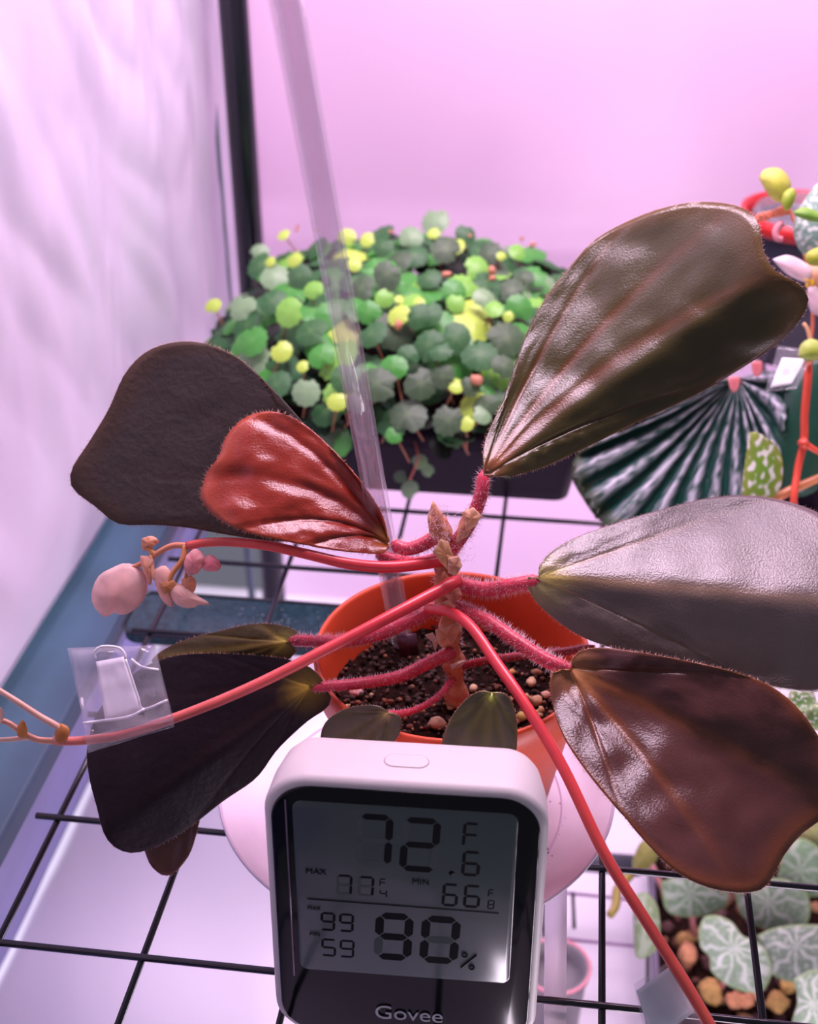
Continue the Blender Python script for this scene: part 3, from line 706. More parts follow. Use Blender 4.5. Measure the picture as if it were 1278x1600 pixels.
def text(s_, x, z, size, m, parent, name, y=-.0013, ex=.00006):
    cu = bpy.data.curves.new(name, 'FONT'); cu.body = s_; cu.size = size; cu.extrude = ex; cu.align_x = 'CENTER'
    o = bpy.data.objects.new(name, cu); COL.objects.link(o); dg = bpy.context.evaluated_depsgraph_get()
    me = bpy.data.meshes.new_from_object(o.evaluated_get(dg)); bpy.data.objects.remove(o)
    off = wloc(parent)
    for v_ in me.vertices: v_.co = H(x + v_.co.x, y - v_.co.z, z + v_.co.y) - off
    me.materials.clear(); me.materials.append(m)
    o2 = bpy.data.objects.new(name, me); COL.objects.link(o2); o2.parent = parent; return o2
text('MIN', fx(.575), fz(.425), .0028, m_seg, disp, 'small_text'); text('MAX', fx(.095), fz(.405), .0028, m_seg, disp, 'small_text')
text('MAX', fx(.08), fz(.620), .0018, m_seg, disp, 'small_text'); text('MIN', fx(.08), fz(.780), .0018, m_seg, disp, 'small_text')
m_logo = mat('logo_grey', (.42, .42, .46), .4)
text('Govee', .0015, .0102, .0078, m_logo, hg, 'logo_lettering', y=-.0009)
# faint screen window frame line at left and the button on top
MB().tube([H(fx(-.03), -.0007, fz(-.0)), H(fx(-.03), -.0007, fz(1.05))], .00028, 6).build('window_edge', mat('edge_violet', (.16, .10, .16), .15), hg)
q = []
for x, y in rrect(-.0062 - .0005, .0078, .0062 - .0005, .0138, .0029, 8): q.append(H(x, y, hh - .00005 - .045 * y))
q.append(q[0]); MB().tube(q, .00018, 6, caps=False).build('button_outline', mat('button_line', (.45, .36, .38), .6), hg)
b = MB(); k = [H(x, y, hh + .0002 - .045 * y) for x, y in rrect(-.0065, .0080, .0055, .0136, .0026, 8)]
b.add(k, [tuple(range(len(k)))]).build('button', m_white, hg)

# ------------------------------------------------------------------ green plant tray
GX0, GX1, GY0, GY1, GZ = -.012, .190, .298, .490, .044
gp = thing('ground_cover_tray', 'bushy small round-leaved green creeper in a dark plum tray at the back', 'potted plant', ((GX0 + GX1) / 2, (GY0 + GY1) / 2, .0008))
m_plum = mat('plum_plastic', (.008, .003, .011), .45, spec=.12)
b = MB()
def loop(x0, y0, x1, y1, z, r=.008): return [(x, y, z) for x, y in rrect(x0, y0, x1, y1, r)]
L_ = [loop(GX0 + .008, GY0 + .008, GX1 - .008, GY1 - .008, .001), loop(GX0 + .002, GY0 + .002, GX1 - .002, GY1 - .002, GZ - .012), loop(GX0 - .001, GY0 - .001, GX1 + .001, GY1 + .001, GZ - .012),
      loop(GX0 - .001, GY0 - .001, GX1 + .001, GY1 + .001, GZ), loop(GX0 + .002, GY0 + .002, GX1 - .002, GY1 - .002, GZ), loop(GX0 + .004, GY0 + .004, GX1 - .004, GY1 - .004, GZ - .012)]
N = len(L_[0]); vs = [p for l in L_ for p in l]
b.add(vs, [(i * N + j, i * N + (j + 1) % N, (i + 1) * N + (j + 1) % N, (i + 1) * N + j) for i in range(len(L_) - 1) for j in range(N)] + [tuple(range(N))[::-1]])
b.build('tray', m_plum, gp)
prism(MB(), rrect(GX0 + .004, GY0 + .004, GX1 - .004, GY1 - .004, .006), GZ - .02, GZ - .008).build('soil', m_soil, gp, smooth=False, kind='stuff')
XC, YC, AX, AY = .090, .392, .114, .112
def dome(x, y):
    k = 1 - abs((x - XC) / AX) ** 2.6 - abs((y - YC) / AY) ** 2.6
    return .036 + (.060 * k ** .55 if k > 0 else k * .03) + .004 * noise.noise(Vector((x * 40, y * 40, 0)))
def hit(px, py):
    r = ray(px, py); best = None; t = .5
    while t < 1.0:
        p = CAMLOC + r * t; g = p.z - dome(p.x, p.y)
        if g < 0: return p
        if best is None or g < best[0]: best = (g, p)
        t += .002
    return best[1]
def rl_mesh(seed, scal=.05, seg=36):
    rn = random.Random(seed); vs = [Vector((0, 0, .0))]; cs = [.55]
    for ri, rr in enumerate((.35, .7, 1.0)):
        for j in range(seg):
            a = 6.28319 * j / seg; k = rr * (1 + (scal * math.cos(a * 12) + .05 * math.sin(a * 2 + seed)) * rr)
            z = -.20 * rr * rr + .015 * math.cos(a * 5) * rr + rn.uniform(-.01, .01)
            if abs(a - 4.71) < .2 and ri == 2: k *= .8
            vs.append(Vector((k * math.cos(a), k * math.sin(a), z))); cs.append(1.0 if j % 6 else .75 + .08 * ri)
    fs = [(0, 1 + j, 1 + (j + 1) % seg) for j in range(seg)]
    for r_ in range(2):
        fs += [(1 + r_ * seg + j, 1 + (r_ + 1) * seg + j, 1 + (r_ + 1) * seg + (j + 1) % seg, 1 + r_ * seg + (j + 1) % seg) for j in range(seg)]
    return vs, fs, cs
def rl_mat(name, c, rough=.4):
    m = mat(name, (1, 1, 1), rough, spec=.45, transl=.12, bump_s=6, bump_a=0); nt = m.node_tree; b_ = nt.nodes['Principled BSDF']
    a = nt.nodes.new('ShaderNodeAttribute'); a.attribute_name = 'Col'; mx = nt.nodes.new('ShaderNodeMix'); mx.data_type = 'RGBA'
    mx.inputs['A'].default_value = (*mix(c, (.45, .65, .25), .14), 1); mx.inputs['B'].default_value = (*c, 1)
    nt.links.new(a.outputs['Fac'], mx.inputs['Factor']); nt.links.new(mx.outputs['Result'], b_.inputs['Base Color']); return m
GM = [rl_mat('leaf_dark', (.020, .120, .026), .5), rl_mat('leaf_mid', (.045, .29, .030)), rl_mat('leaf_bright', (.20, .52, .06)), rl_mat('leaf_lime', (.46, .68, .08)), rl_mat('leaf_grey', (.045, .095, .040), .5),
      rl_mat('leaf_pale', (.20, .36, .17)), rl_mat('leaf_bud', (.70, .42, .25))]
protos = []
for sd in range(5):
    vs, fs, cs = rl_mesh(sd + 1, .035 + .01 * sd)
    me = bpy.data.meshes.new('round_leaf'); me.from_pydata([tuple(v_) for v_ in vs], [], fs); me.materials.append(GM[0])
    ca = me.color_attributes.new('Col', 'FLOAT_COLOR', 'POINT'); fl = []
    for c in cs: k = (c - .5) * 2; k = max(0, min(1, k)); fl += [k, k, k, 1]
    ca.data.foreach_set('color', fl); me.polygons.foreach_set('use_smooth', [True] * len(me.polygons)); protos.append(me)
stems = MB()
def round_leaf(p, r, mi, nrm):
    o = bpy.data.objects.new('leaf', random.choice(protos)); COL.objects.link(o); o.parent = gp
    o.location = p - wloc(gp); qd = Vector(nrm).normalized().to_track_quat('Z', 'Y')
    from mathutils import Quaternion
    o.rotation_mode = 'QUATERNION'; o.rotation_quaternion = qd @ Quaternion((0, 0, 1), random.uniform(0, 6.283)); o.scale = (r, r, r)
    o.material_slots[0].link = 'OBJECT'; o.material_slots[0].material = GM[mi]
    q = p - Vector(nrm).normalized() * r * .3
    stems.tube([q, q + Vector((random.uniform(-.008, .008), random.uniform(-.004, .010), -.016))], .0005, 5)
KEY = [(680, 353, 23, 5), (643, 377, 19, 5), (433, 443, 22, 5), (382, 490, 22, 5), (492, 462, 16, 2), (455, 500, 23, 2), (396, 537, 26, 1), (443, 557, 17, 3), (504, 563, 21, 1), (475, 578, 10, 3), (603, 476, 15, 2),
       (624, 502, 18, 3), (577, 493, 20, 1), (556, 423, 12, 3), (617, 582, 21, 1), (711, 467, 20, 1), (713, 483, 15, 2), (746, 424, 20, 2), (758, 478, 18, 5), (772, 495, 15, 2), (812, 490, 21, 1), (809, 404, 14, 2),
       (784, 410, 8, 3), (835, 441, 19, 1), (713, 607, 13, 3), (481, 624, 23, 5), (530, 638, 16, 3), (544, 377, 14, 3), (408, 399, 14, 5), (446, 377, 10, 3), (335, 483, 13, 3), (698, 399, 23, 4), (624, 415, 21, 4),
       (671, 440, 19, 0), (607, 441, 22, 4), (567, 460, 22, 4), (582, 530, 24, 0), (713, 539, 25, 0), (671, 551, 25, 0), (750, 563, 28, 0), (793, 539, 30, 4), (788, 584, 19, 4), (591, 610, 30, 4), (638, 654, 30, 4),
       (701, 664, 24, 4), (659, 607, 26, 4), (692, 596, 19, 4), (619, 687, 15, 1), (488, 525, 26, 0), (624, 520, 8, 6), (769, 436, 9, 6), (832, 394, 6, 6), (698, 441, 7, 6), (426, 420, 9, 3), (463, 415, 12, 3), (576, 384, 12, 3),
       (679, 377, 10, 3), (626, 478, 8, 3), (656, 480, 9, 3), (794, 502, 9, 3), (745, 605, 9, 6), (735, 610, 16, 4), (760, 640, 20, 4), (755, 655, 16, 5), (730, 672, 12, 3), (690, 560, 18, 0), (640, 560, 18, 0), (540, 600, 22, 0),
       (435, 610, 24, 0), (560, 640, 16, 4), (655, 505, 20, 0), (670, 500, 22, 0), (600, 395, 16, 0), (728, 375, 16, 0), (765, 405, 20, 4), (820, 440, 14, 4), (800, 460, 22, 4), (470, 440, 20, 0), (430, 480, 22, 0), (412, 425, 24, 0)]
for px, py, r, mi in KEY:
    p = hit(px, py); d = (p - CAMLOC).dot(RM @ Vector((0, 0, -1)))
    nn = Vector((random.uniform(-.3, .3), -.75 + random.uniform(-.3, .3), .8)) + Vector(((p.x - XC) * 2, 0, 0))
    p2 = p + Vector((0, -.004, .005)) * random.uniform(.6, 1.4)
    if mi == 6:
        continue
    round_leaf(p2, r / F * d * 1.02, mi, nn)
cnt = len(KEY); tries = 0
while cnt < 292:
    x = random.uniform(XC - AX, XC + AX); y = random.uniform(YC - AY, YC + AY * .8); tries += 1
    k = 1 - abs((x - XC) / AX) ** 2.6 - abs((y - YC) / AY) ** 2.6
    if k < -.03: continue
    z = dome(x, y) - random.uniform(.0, .005)
    nn = Vector((random.uniform(-.5, .5) + (x - XC) * 5, random.uniform(-.7, .2) + (y - YC) * 5, 1))
    mi = random.choices((0, 1, 2, 3, 4, 5), (36, 40, 9, 4, 8, 6))[0]
    round_leaf(Vector((x, y, z)), random.uniform(.0070, .0120), mi, nn); cnt += 1
stems.build('stems', mat('creeper_stem', (.40, .16, .08), .5), gp, kind='stuff')
b = MB()
for px, py, r, mi in [k for k in KEY if k[3] == 6] + [(446 + 20, 372, 4, 6), (700, 362, 4, 6), (725, 372, 5, 6), (500, 372, 4, 6), (735, 381, 4, 6), (815, 385, 4, 6), (468, 366, 4, 6), (612, 375, 4, 6), (770, 447, 6, 6)]:
    p = hit(px, py) + Vector((0, -.004, .006)); b.rock(p, r / F * .8, 1, (.75, .36, .22))
b.build('buds', m_tissue, gp, kind='stuff')
# dark under-foliage mass
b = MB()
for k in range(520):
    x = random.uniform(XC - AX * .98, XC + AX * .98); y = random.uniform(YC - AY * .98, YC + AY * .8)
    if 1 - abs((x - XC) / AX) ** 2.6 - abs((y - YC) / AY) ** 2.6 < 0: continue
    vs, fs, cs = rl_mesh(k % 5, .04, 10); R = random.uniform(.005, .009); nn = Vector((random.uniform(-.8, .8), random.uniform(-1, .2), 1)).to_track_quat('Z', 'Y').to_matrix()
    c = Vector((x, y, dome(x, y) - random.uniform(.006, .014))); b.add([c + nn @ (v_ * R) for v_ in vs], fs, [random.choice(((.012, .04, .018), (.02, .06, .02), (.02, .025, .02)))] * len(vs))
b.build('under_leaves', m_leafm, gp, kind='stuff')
# trailing sprig over the front rim
for px, py, r, mi, yy in ((640, 765, 14, 5, .292), (655, 722, 12, 5, .292), (625, 745, 10, 4, .290), (668, 735, 10, 5, .291)):
    p = PY(px, py, yy); round_leaf(p, r / F * .68, mi, (0, -1, .5))
b = MB(); b.tube([PY(648, 690, .294), PY(655, 715, .290), PY(640, 750, .290)], .0006, 6).build('trailing_stem', mat('trail_stem', (.45, .12, .08), .5), gp)

# ------------------------------------------------------------------ right side: spotted begonia
d0 = .600
base = PZ(1352, 930, .001)
pr = thing('spotted_begonia', 'angel-wing begonia at the right edge with red cane, silver-spotted leaves and a pale flower', 'potted plant', (.362, .232, .001))
pc = Vector((.362, .232, .001))
MB().lathe([(0, 0), (.026, 0), (.034, .050), (.037, .050), (.038, .062), (.0365, .062), (.034, .052), (.025, .003), (0, .003)], pc, 64).build('pot', m_pot, pr)
b = MB(); b.add(*soil_disc(pc, .0335, .048, .001, 24, 8)); b.build('soil', m_soil, pr, kind='stuff')
RC = (.75, .09, .05)
cane = twig(pr, [(1262, 555, .56), (1262, 590, .56), (1257, 650, .56), (1256, 690, .56), (1246, 735, .56), (1241, 800, .56), (1270, 850, .60), (1330, 860, .62)], .0019, RC, 40, 'cane')
twig(pr, [(1256, 692, .56), (1275, 704, .56), (1300, 715, .56)], .0015, RC, 12, 'cane')
twig(pr, [(1205, 782, .565), (1240, 764, .565), (1300, 738, .565)], .0022, (.75, .30, .12), 12, 'cane')
twig(pr, [(1262, 560, .56), (1270, 500, .56), (1262, 420, .56), (1240, 345, .56), (1228, 315, .56)], .0009, (.80, .22, .12), 24, 'cane')
MB().rock(P(1256, 692, .558), .0030, 2, RC).build('node', m_stalk, pr); MB().rock(P(1262, 560, .558), .0034, 2, (.9, .22, .08)).build('node', m_stalk, pr)
def spotted(c, k, j, x, y):
    s_ = noise.noise(Vector((x * .13, y * .13, 2)))
    return mix(c, (.74, .80, .76), (s_ - .0) * 4)
patch('leaf', pr, [(1186, 278), (1193, 266), (1211, 262), (1226, 269), (1235, 285), (1233, 297), (1224, 312), (1215, 316), (1200, 303)], .552, m_tissue, (.66, .70, .10), (.75, .75, .2), bulge=.003, label='yellow-green young leaf')
patch('leaf', pr, [(1221, 318), (1224, 302), (1238, 294), (1243, 304), (1238, 320), (1228, 329)], .550, m_tissue, (.42, .60, .06), (.6, .7, .1), bulge=.002, label='green young leaf')
patch('leaf', pr, [(1238, 332), (1256, 324), (1278, 332), (1292, 345), (1270, 346), (1250, 340)], .548, m_tissue, (.22, .48, .05), (.35, .58, .1), bulge=.002, label='green young leaf')
patch('leaf', pr, [(1258, 404), (1262, 394), (1285, 386), (1300, 400), (1285, 414), (1265, 414)], .547, m_tissue, (.55, .62, .05), (.6, .65, .1), bulge=.002, label='yellow-green young leaf')
patch('leaf', pr, [(1246, 556), (1252, 538), (1268, 530), (1290, 540), (1290, 556), (1270, 563), (1254, 563)], .550, m_tissue, (.48, .62, .08), (.6, .7, .2), bulge=.003, label='yellow-green young leaf')
patch('leaf', pr, [(1238, 355), (1250, 325), (1280, 285), (1320, 280), (1350, 320), (1330, 370), (1285, 405), (1256, 398), (1242, 375)], .558, m_leafm, (.22, .38, .30), (.3, .45, .36), bulge=.004, n=90, rings=26, cfun=spotted, label='leaf with silver blotches')
patch('leaf', pr, [(1170, 678), (1176, 675), (1191, 680), (1210, 694), (1221, 713), (1223, 734), (1220, 760), (1207, 778), (1185, 790), (1162, 778), (1161, 747), (1165, 716)], .560, m_leafm, (.14, .30, .03), (.24, .30, .05),
      bulge=.003, n=90, rings=26, cfun=lambda c, k, j, x, y: mix(c, (.66, .68, .58), (noise.noise(Vector((x * .11, y * .08, 9))) - .06) * 6), label='small green leaf with pale spots')
patch('leaf', pr, [(1205, 700), (1215, 640), (1235, 590), (1262, 560), (1300, 560), (1320, 640), (1310, 720), (1270, 770), (1225, 770)], .592, m_leaf, (.015, .075, .045), (.02, .10, .06), bulge=.006, label='dark green leaf')
flw = patch('flower', pr, [(1207, 405), (1230, 399), (1255, 409), (1268, 424), (1262, 440), (1245, 436), (1225, 424)], .553, m_tissue, (.95, .72, .76), (.95, .84, .86), bulge=.002)
patch('petal', flw, [(1262, 450), (1275, 448), (1290, 470), (1288, 492), (1270, 490), (1262, 470)], .553, m_tissue, (.95, .72, .76), (.95, .84, .86), bulge=.002)
patch('petal', flw, [(1255, 412), (1285, 412), (1300, 440), (1285, 462), (1265, 455), (1256, 435)], .555, m_tissue, (.92, .55, .30), (.95, .75, .6), bulge=.002)
b = MB()
for k in range(14): b.rock(P(1264 + random.uniform(-6, 8), 441 + random.uniform(-7, 7), .549), .0008, 1, (.9, .6, .02))
b.build('stamens', m_tissue, flw, kind='stuff')
twig(pr, [(1268, 540, .556), (1262, 515, .555), (1255, 505, .555)], .0010, (.9, .5, .25), 8, 'cane')
twig(pr, [(1232, 322, .556), (1215, 330, .557), (1196, 340, .558), (1182, 344, .559)], .0016, (.9, .22, .10), 8, 'cane')
for k in range(7):
    patch('bract', pr, [(x + 1180 + k * 7, y + 338 - k * 1.5) for x, y in ((0, 0), (8, -7), (14, 0), (8, 8))], .555 - .0005 * (k % 3), m_tissue, (.9, .25, .12), (.95, .45, .3), n=10, rings=2)
twig(pr, [(1222, 348, .556), (1212, 360, .556), (1214, 372, .556), (1222, 374, .556)], .0018, (.92, .35, .40), 10, 'cane')

# dark pot with red rim behind
dp = P(1262, 330, .78); dpc = Vector((dp.x, dp.y, .001)); rz = dp.z
tp = thing('dark_pot', 'dark pot with red rim and clear bag inside, behind the pale flower', 'pot', dpc)
MB().lathe([(0, 0), (.026, 0), (.036, rz - .012), (.0362, rz - .008), (.034, rz - .008), (.024, .004), (0, .004)], dpc, 64).build('body', mat('dark_mesh', (.03, .03, .05), .4), tp)
MB().lathe([(.0362, rz - .010), (.0392, rz - .008), (.0392, rz), (.0365, rz), (.0362, rz - .010)], dpc, 64).build('rim', mat('red_rim', (.60, .02, .02), .35), tp)
MB().lathe([(.031, rz - .014), (.033, rz - .004), (.030, rz + .001), (.026, rz - .006), (.012, rz - .010), (0, rz - .012)], dpc, 40).build('liner_bag', clear('bag', (.75, .75, .85), .5, .1, .15, 1, 90), tp)

# tag at right
tg3 = thing('plant_tag', 'bright white slip in clear film hanging beside the dark corrugated leaf', 'tag', P(1232, 582, .545))
flat('film', tg3, [(1216, 540, .550), (1275, 548, .550), (1244, 608, .547), (1195, 612, .547)], m_film, wav=.001)
flat('paper_slip', tg3, [(1222, 559, .549), (1260, 561, .549), (1237, 600, .547), (1203, 606, .547)], mat('bright_paper', (.95, .95, .95), .5))

# corrugated leaf plant
cc = Vector((.300, .330, .001))
cp = thing('corrugated_begonia', 'dark green deeply corrugated begonia leaf with silver stripes at the right', 'potted plant', cc)
MB().lathe([(0, 0), (.024, 0), (.031, .034), (.033, .034), (.033, .040), (.031, .040), (.023, .003), (0, .003)], cc, 48).build('pot', m_plum, cp)
b = MB(); b.add(*soil_disc(cc, .0305, .034, .001, 24, 6)); b.build('soil', m_soil, cp, kind='stuff')
out = [(1225, 575), (1232, 620), (1222, 680), (1216, 730), (1196, 790), (1160, 835), (1110, 850), (1050, 850), (995, 845), (950, 820), (937, 812), (925, 790), (908, 764), (897, 738), (903, 712), (930, 692), (985, 655), (1060, 615), (1120, 585)]
C0 = Vector((1152, 592)); N_ = 230; RG = 26
osp = spline(out, N_); vs = []; cs = []
for r in range(RG + 1):
    k = r / RG
    for j, p in enumerate(osp):
        jj = j / N_; jag = 1 + .018 * math.sin(j * 1.3) * k
        x = C0.x + (p.x - C0.x) * k * jag; y = C0.y + (p.y - C0.y) * k * jag
        nf = 17; ph = jj * nf * 2 * math.pi + .9 * math.sin(k * 3 + jj * 9) + 2.2 * noise.noise(Vector((jj * 9, k * 1.5, 0)))
        cor = math.cos(ph); amp = .0042 * k ** .8
        d = .605 - .018 * k + amp * cor + .0010 * noise.noise(Vector((x * .12, y * .12, 0)))
        vs.append(P(x, y, d))
        sil = max(0, -cor) ** .8 * (.5 + 1.5 * noise.noise(Vector((x * .16 + 3, y * .22, 5)))) * min(1, k * 3) + .35 * (math.exp(-((cor + .0) / .18) ** 2)) * (.5 + .5 * math.sin(k * 60 + j))
        c = mix((.010, .070, .052), (.50, .50, .56), min(1, sil * 1.35)); c = mix(c, (.05, .075, .035), .8 if jj > .55 and jj < .74 and k > .93 else 0)
        cs.append(c)
W = N_ + 1
MB().add(vs, [(r * W + j, r * W + j + 1, (r + 1) * W + j + 1, (r + 1) * W + j) for r in range(RG) for j in range(N_)], cs).build('leaf', mat('corrugated_leaf', attr=True, rough=.3, bump_s=300, bump_a=.6), cp, thick=.0005)
q = spline([(1150, 596, .603), (1140, 650, .64), (1130, 720, .66), (1125, 780, .665)], 16); 
top = P(1150, 596, .602); MB().tube([top, top + Vector((0, .02, -.01)), Vector((cc.x, cc.y, .06)), Vector((cc.x, cc.y, .034))], .0022, 10, cols=[RC] * 4).build('petiole', m_stalk, cp)
for x, y in ((1146, 602), (1182, 578)): patch('bract', cp, [(x - 9, y - 12), (x + 8, y - 14), (x + 8, y + 4), (x, y + 12), (x - 6, y + 4)], .590, m_tissue, (.85, .25, .28), (.9, .4, .4), n=12, rings=3)
leaf('leaf', cp, (1000, 675), [(950, 680), (905, 705), (893, 740)], [(985, 730), (960, 780), (940, 815)], (905, 770), [(950, 725)], .612, .605, c0=(.035, .045, .022), cv=(.08, .09, .05), hair=0, n=16, mm=8, m=m_leafm)

# green speckled leaf bit between the two right leaves
sp_ = thing('speckled_plant', 'green and white speckled plantlet in a small pot between the two right begonia leaves', 'potted plant', (.345, .120, .001))
pc2 = Vector((.345, .120, .001))
MB().lathe([(0, 0), (.016, 0), (.021, .026), (.0225, .026), (.0225, .031), (.021, .031), (.015, .003), (0, .003)], pc2, 40).build('pot', m_pot, sp_)
for k, (x, y) in enumerate(((1250, 1090), (1275, 1120), (1262, 1110), (1300, 1085), (1312, 1120))):
    patch('leaf', sp_, [(x - 22, y + 2), (x - 8, y - 18), (x + 16, y - 14), (x + 24, y + 6), (x + 8, y + 20), (x - 12, y + 18)], .500 + .003 * k, m_leafm, (.16, .34, .08), (.45, .58, .3), bulge=.002, n=30, rings=8,
          cfun=lambda c, k, j, x, y: (.75, .82, .68) if noise.noise(Vector((x * .2, y * .2, 4))) > .2 else c)
MB().tube([Vector((pc2.x, pc2.y, .02)), P(1285, 1105, .503)], .0015, 8).build('stem', m_pet, sp_)

# ------------------------------------------------------------------ lower level
lr = thing('lower_rack', 'out-of-focus dark frame tube with thin wires on the lower level', 'shelf', (.3, .3, -.235))
q0 = PZ(866, 1342, -.235); q1 = PZ(1000, 1353, -.235); dq = (q1 - q0)
m_gt = mat('grey_tube', (.05, .05, .075), .4)
MB().tube([q0 - dq * .1, q1], .0062, 14).build('frame_tube', m_gt, lr)
MB().tube([q0, Vector((q0.x, q0.y, -.298))], .0050, 14).build('post', m_gt, lr)
for a_, b_ in (((895, 1395), (897, 1450)), ((1012, 1440), (1012, 1600)),):
    MB().tube([PZ(*a_, -.24), PZ(*b_, -.24)], .0011, 8).build('wire', m_black, lr)
for yy in (1395, 1467):
    MB().tube([PZ(880, yy, -.24), PZ(1020, yy + 14, -.24)], .0010, 8).build('wire', mat('lilac_wire', (.30, .18, .32), .3), lr)
# white batten
bt = MB(); c0_ = [PZ(850, 1640, -.006), PZ(884, 1640, -.006), PZ(886, 1330, -.006), PZ(852, 1330, -.006)]
b = MB().add(c0_, [(0, 1, 2, 3)]); b.build('batten', mat('white_batten', (.92, .82, .92), .4), thick=.003, label='white strip under the wire shelf at the right side of the meter', cat='strip')

# jar with grey plant below
jc = PZ(872, 1478, -.22)
jr = thing('plant_cup', 'blurry grey round cup with a pink rim on the lower level beside the meter', 'cup', (jc.x, jc.y, -.296))
MB().lathe([(0, 0), (.014, 0), (.017, .055), (.0185, .056), (.0185, .060), (.016, .060), (.0155, .050), (0, .050)], (jc.x, jc.y, -.296), 40).build('cup', mat('cup_grey', (.22, .20, .22), .3), jr)
MB().tube([(jc.x + .0183 * math.cos(a * .2618), jc.y + .0183 * math.sin(a * .2618), -.236) for a in range(25)], .0010, 8, caps=False).build('rim', mat('pink_rim', (.75, .28, .36), .3), jr)
MB().box(PZ(884, 1545, -.25) - Vector((.003, .001, .02)), PZ(884, 1545, -.25) + Vector((.006, .001, .002))).build('plant_marker', mat('orange_marker', (.85, .16, .08), .4), jr)

# lower tray with silver-veined plants
LZ = -.235
lt = thing('silver_leaf_tray', 'blurry tray of silver-veined round-leaved begonias on the lower level at bottom right', 'potted plant', PZ(1150, 1480, LZ))
k0 = PZ(1018, 1600, LZ); k1 = PZ(1018, 1310, LZ)
x0 = k1.x - .002; y0 = k0.y - .005; x1 = x0 + .19; y1 = k1.y + .05
b = MB()
L_ = [loop(x0 + .006, y0 + .006, x1 - .006, y1 - .006, LZ - .058), loop(x0, y0, x1, y1, LZ), loop(x0 - .001, y0 - .001, x1 + .001, y1 + .001, LZ + .001), loop(x0 + .003, y0 + .003, x1 - .003, y1 - .003, LZ), loop(x0 + .006, y0 + .006, x1 - .006, y1 - .006, LZ - .02)]
N = len(L_[0]); b.add([p for l in L_ for p in l], [(i * N + j, i * N + (j + 1) % N, (i + 1) * N + (j + 1) % N, (i + 1) * N + j) for i in range(4) for j in range(N)] + [tuple(range(N))[::-1]])
b.build('tray', mat('lilac_tray', (.16, .13, .20), .25), lt)
prism(MB(), rrect(x0 + .004, y0 + .004, x1 - .004, y1 - .004, .006), LZ - .03, LZ - .012).build('soil', m_soil, lt, smooth=False, kind='stuff')
for k in range(230):
    x = random.uniform(x0 + .008, x0 + .13); y = random.uniform(y0 + .008, y1 - .01)
    c = random.choice(((.14, .05, .03), (.26, .10, .05), (.06, .02, .02), (.10, .04, .04), (.32, .17, .08), (.18, .07, .07)))
    MB().rock((x, y, LZ - .010), random.uniform(.0022, .0052), 1, c).build('pebble', m_grit, lt)
for px, py, r in ((1112, 1550, .0070), (1075, 1490, .0075), (1145, 1562, .005), (1165, 1565, .005), (1070, 1470, .006), (1230, 1540, .006), (1215, 1565, .006), (1180, 1550, .005)):
    MB().rock(PZ(px, py, LZ - .004), r, 2, random.choice(((.55, .24, .12), (.45, .26, .08), (.40, .16, .12)))).build('pebble', m_grit, lt)
def silver(cx, cy, base=(.08, .20, .07), n=9, ph=0, w=.16, amt=.9):
    def f(c, k, j, x, y):
        dx, dy = x - cx, y - cy; r = math.hypot(dx, dy); a = math.atan2(dy, dx) + ph
        wob = .35 * noise.noise(Vector((x * .05, y * .05, 3)))
        q = abs(((a + wob) / (2 * math.pi) * n + 100) % 1 - .5) * 2      # 1 at spoke
        g = max(0, (q - (1 - w - 6 / (r + 8))) / (w + 6 / (r + 8)))
        fine = max(0, noise.noise(Vector((x * .16, y * .16, 8)))) * .9
        e = mix(base, (.62, .66, .60), min(1, g * 1.6 + fine + .34) * amt)
        return mix(e, (.30, .42, .18), .6 if k > .93 else 0)
    return f
def sleaf(out_, d, c, gx=0, gy=0, bul=.004, **k): return patch('leaf', lt, out_, d, m_leafm, bulge=bul, n=110, rings=30, gx=gx, gy=gy, cfun=silver(*c, **k))
def dz(x, y, z): return (PZ(x, y, z) - CAMLOC).dot(RM @ Vector((0, 0, -1)))
zt = -.200
sleaf([(1100, 1432), (1118, 1430), (1142, 1440), (1160, 1462), (1180, 1470), (1200, 1490), (1206, 1520), (1192, 1548), (1165, 1550), (1135, 1538), (1112, 1518), (1108, 1495), (1094, 1478), (1092, 1450)], dz(1150, 1490, zt), (1150, 1482), n=10)
sleaf([(1182, 1462), (1210, 1450), (1250, 1445), (1290, 1450), (1310, 1490), (1290, 1525), (1250, 1535), (1215, 1528), (1192, 1505)], dz(1240, 1490, zt - .004), (1245, 1478), n=8, base=(.05, .13, .06), w=.12, amt=.85)
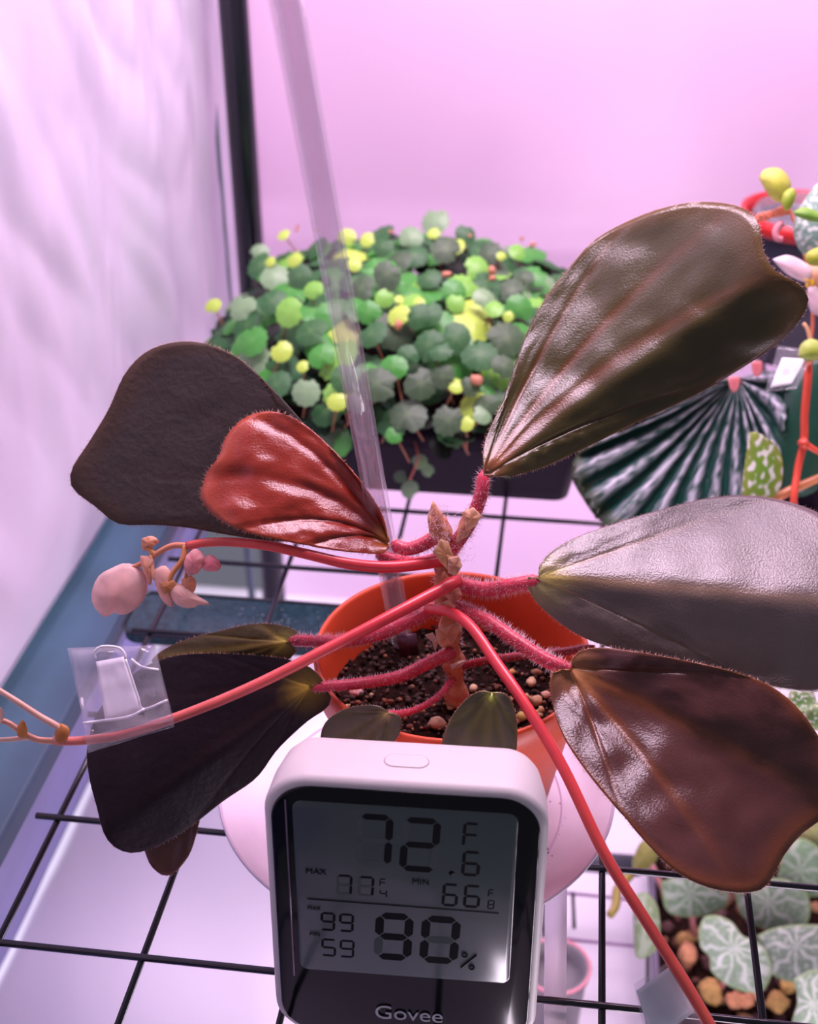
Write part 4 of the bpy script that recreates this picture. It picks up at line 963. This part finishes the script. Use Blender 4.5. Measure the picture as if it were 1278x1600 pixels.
sleaf([(1032, 1378), (1075, 1365), (1120, 1375), (1138, 1395), (1132, 1418), (1100, 1430), (1065, 1432), (1040, 1420)], dz(1090, 1400, zt - .006), (1078, 1398), n=8, amt=.6)
sleaf([(1146, 1392), (1180, 1375), (1230, 1375), (1262, 1400), (1262, 1440), (1230, 1455), (1195, 1452), (1160, 1432)], dz(1200, 1415, zt - .008), (1200, 1410), n=8, amt=.7)
sleaf([(1240, 1530), (1270, 1515), (1300, 1530), (1320, 1580), (1300, 1620), (1255, 1630), (1238, 1600), (1246, 1565)], dz(1270, 1570, zt + .004), (1270, 1570), n=9)
sleaf([(1215, 1370), (1225, 1330), (1250, 1310), (1285, 1330), (1310, 1380), (1280, 1400), (1240, 1395)], dz(1255, 1360, zt - .006), (1250, 1360), n=7, amt=.5)
sleaf([(1246, 1300), (1262, 1280), (1300, 1280), (1310, 1320), (1278, 1330), (1252, 1322)], dz(1270, 1305, zt), (1270, 1305), n=7, amt=.15, base=(.24, .26, .06))
sleaf([(988, 1345), (1000, 1318), (1018, 1308), (1032, 1320), (1024, 1345), (1004, 1362), (990, 1362)], dz(1010, 1335, zt + .01), (1010, 1335), n=5, amt=.1, base=(.30, .27, .05))
sleaf([(990, 1400), (1010, 1395), (1028, 1420), (1030, 1470), (1018, 1490), (995, 1495), (990, 1450)], dz(1010, 1445, zt + .005), (1008, 1440), n=4, amt=.45, base=(.16, .24, .08))
twig(lt, [(985, 1365, dz(985, 1365, zt)), (965, 1390, dz(965, 1390, zt)), (962, 1415, dz(962, 1415, zt)), (953, 1430, dz(953, 1430, zt))], .0030, (.34, .26, .05), 12, 'stem')
for a_, b_ in (((1150, 1485), (1120, 1560)), ((1078, 1400), (1085, 1470)), ((1200, 1412), (1170, 1440)), ((1010, 1335), (1060, 1440)), ((1250, 1360), (1262, 1300))):
    MB().tube([P(a_[0], a_[1], dz(*a_, zt - .016)), PZ(b_[0], b_[1], LZ - .012)], .0018, 8, cols=[(.5, .2, .2)] * 2).build('petiole', m_stalk, lt)
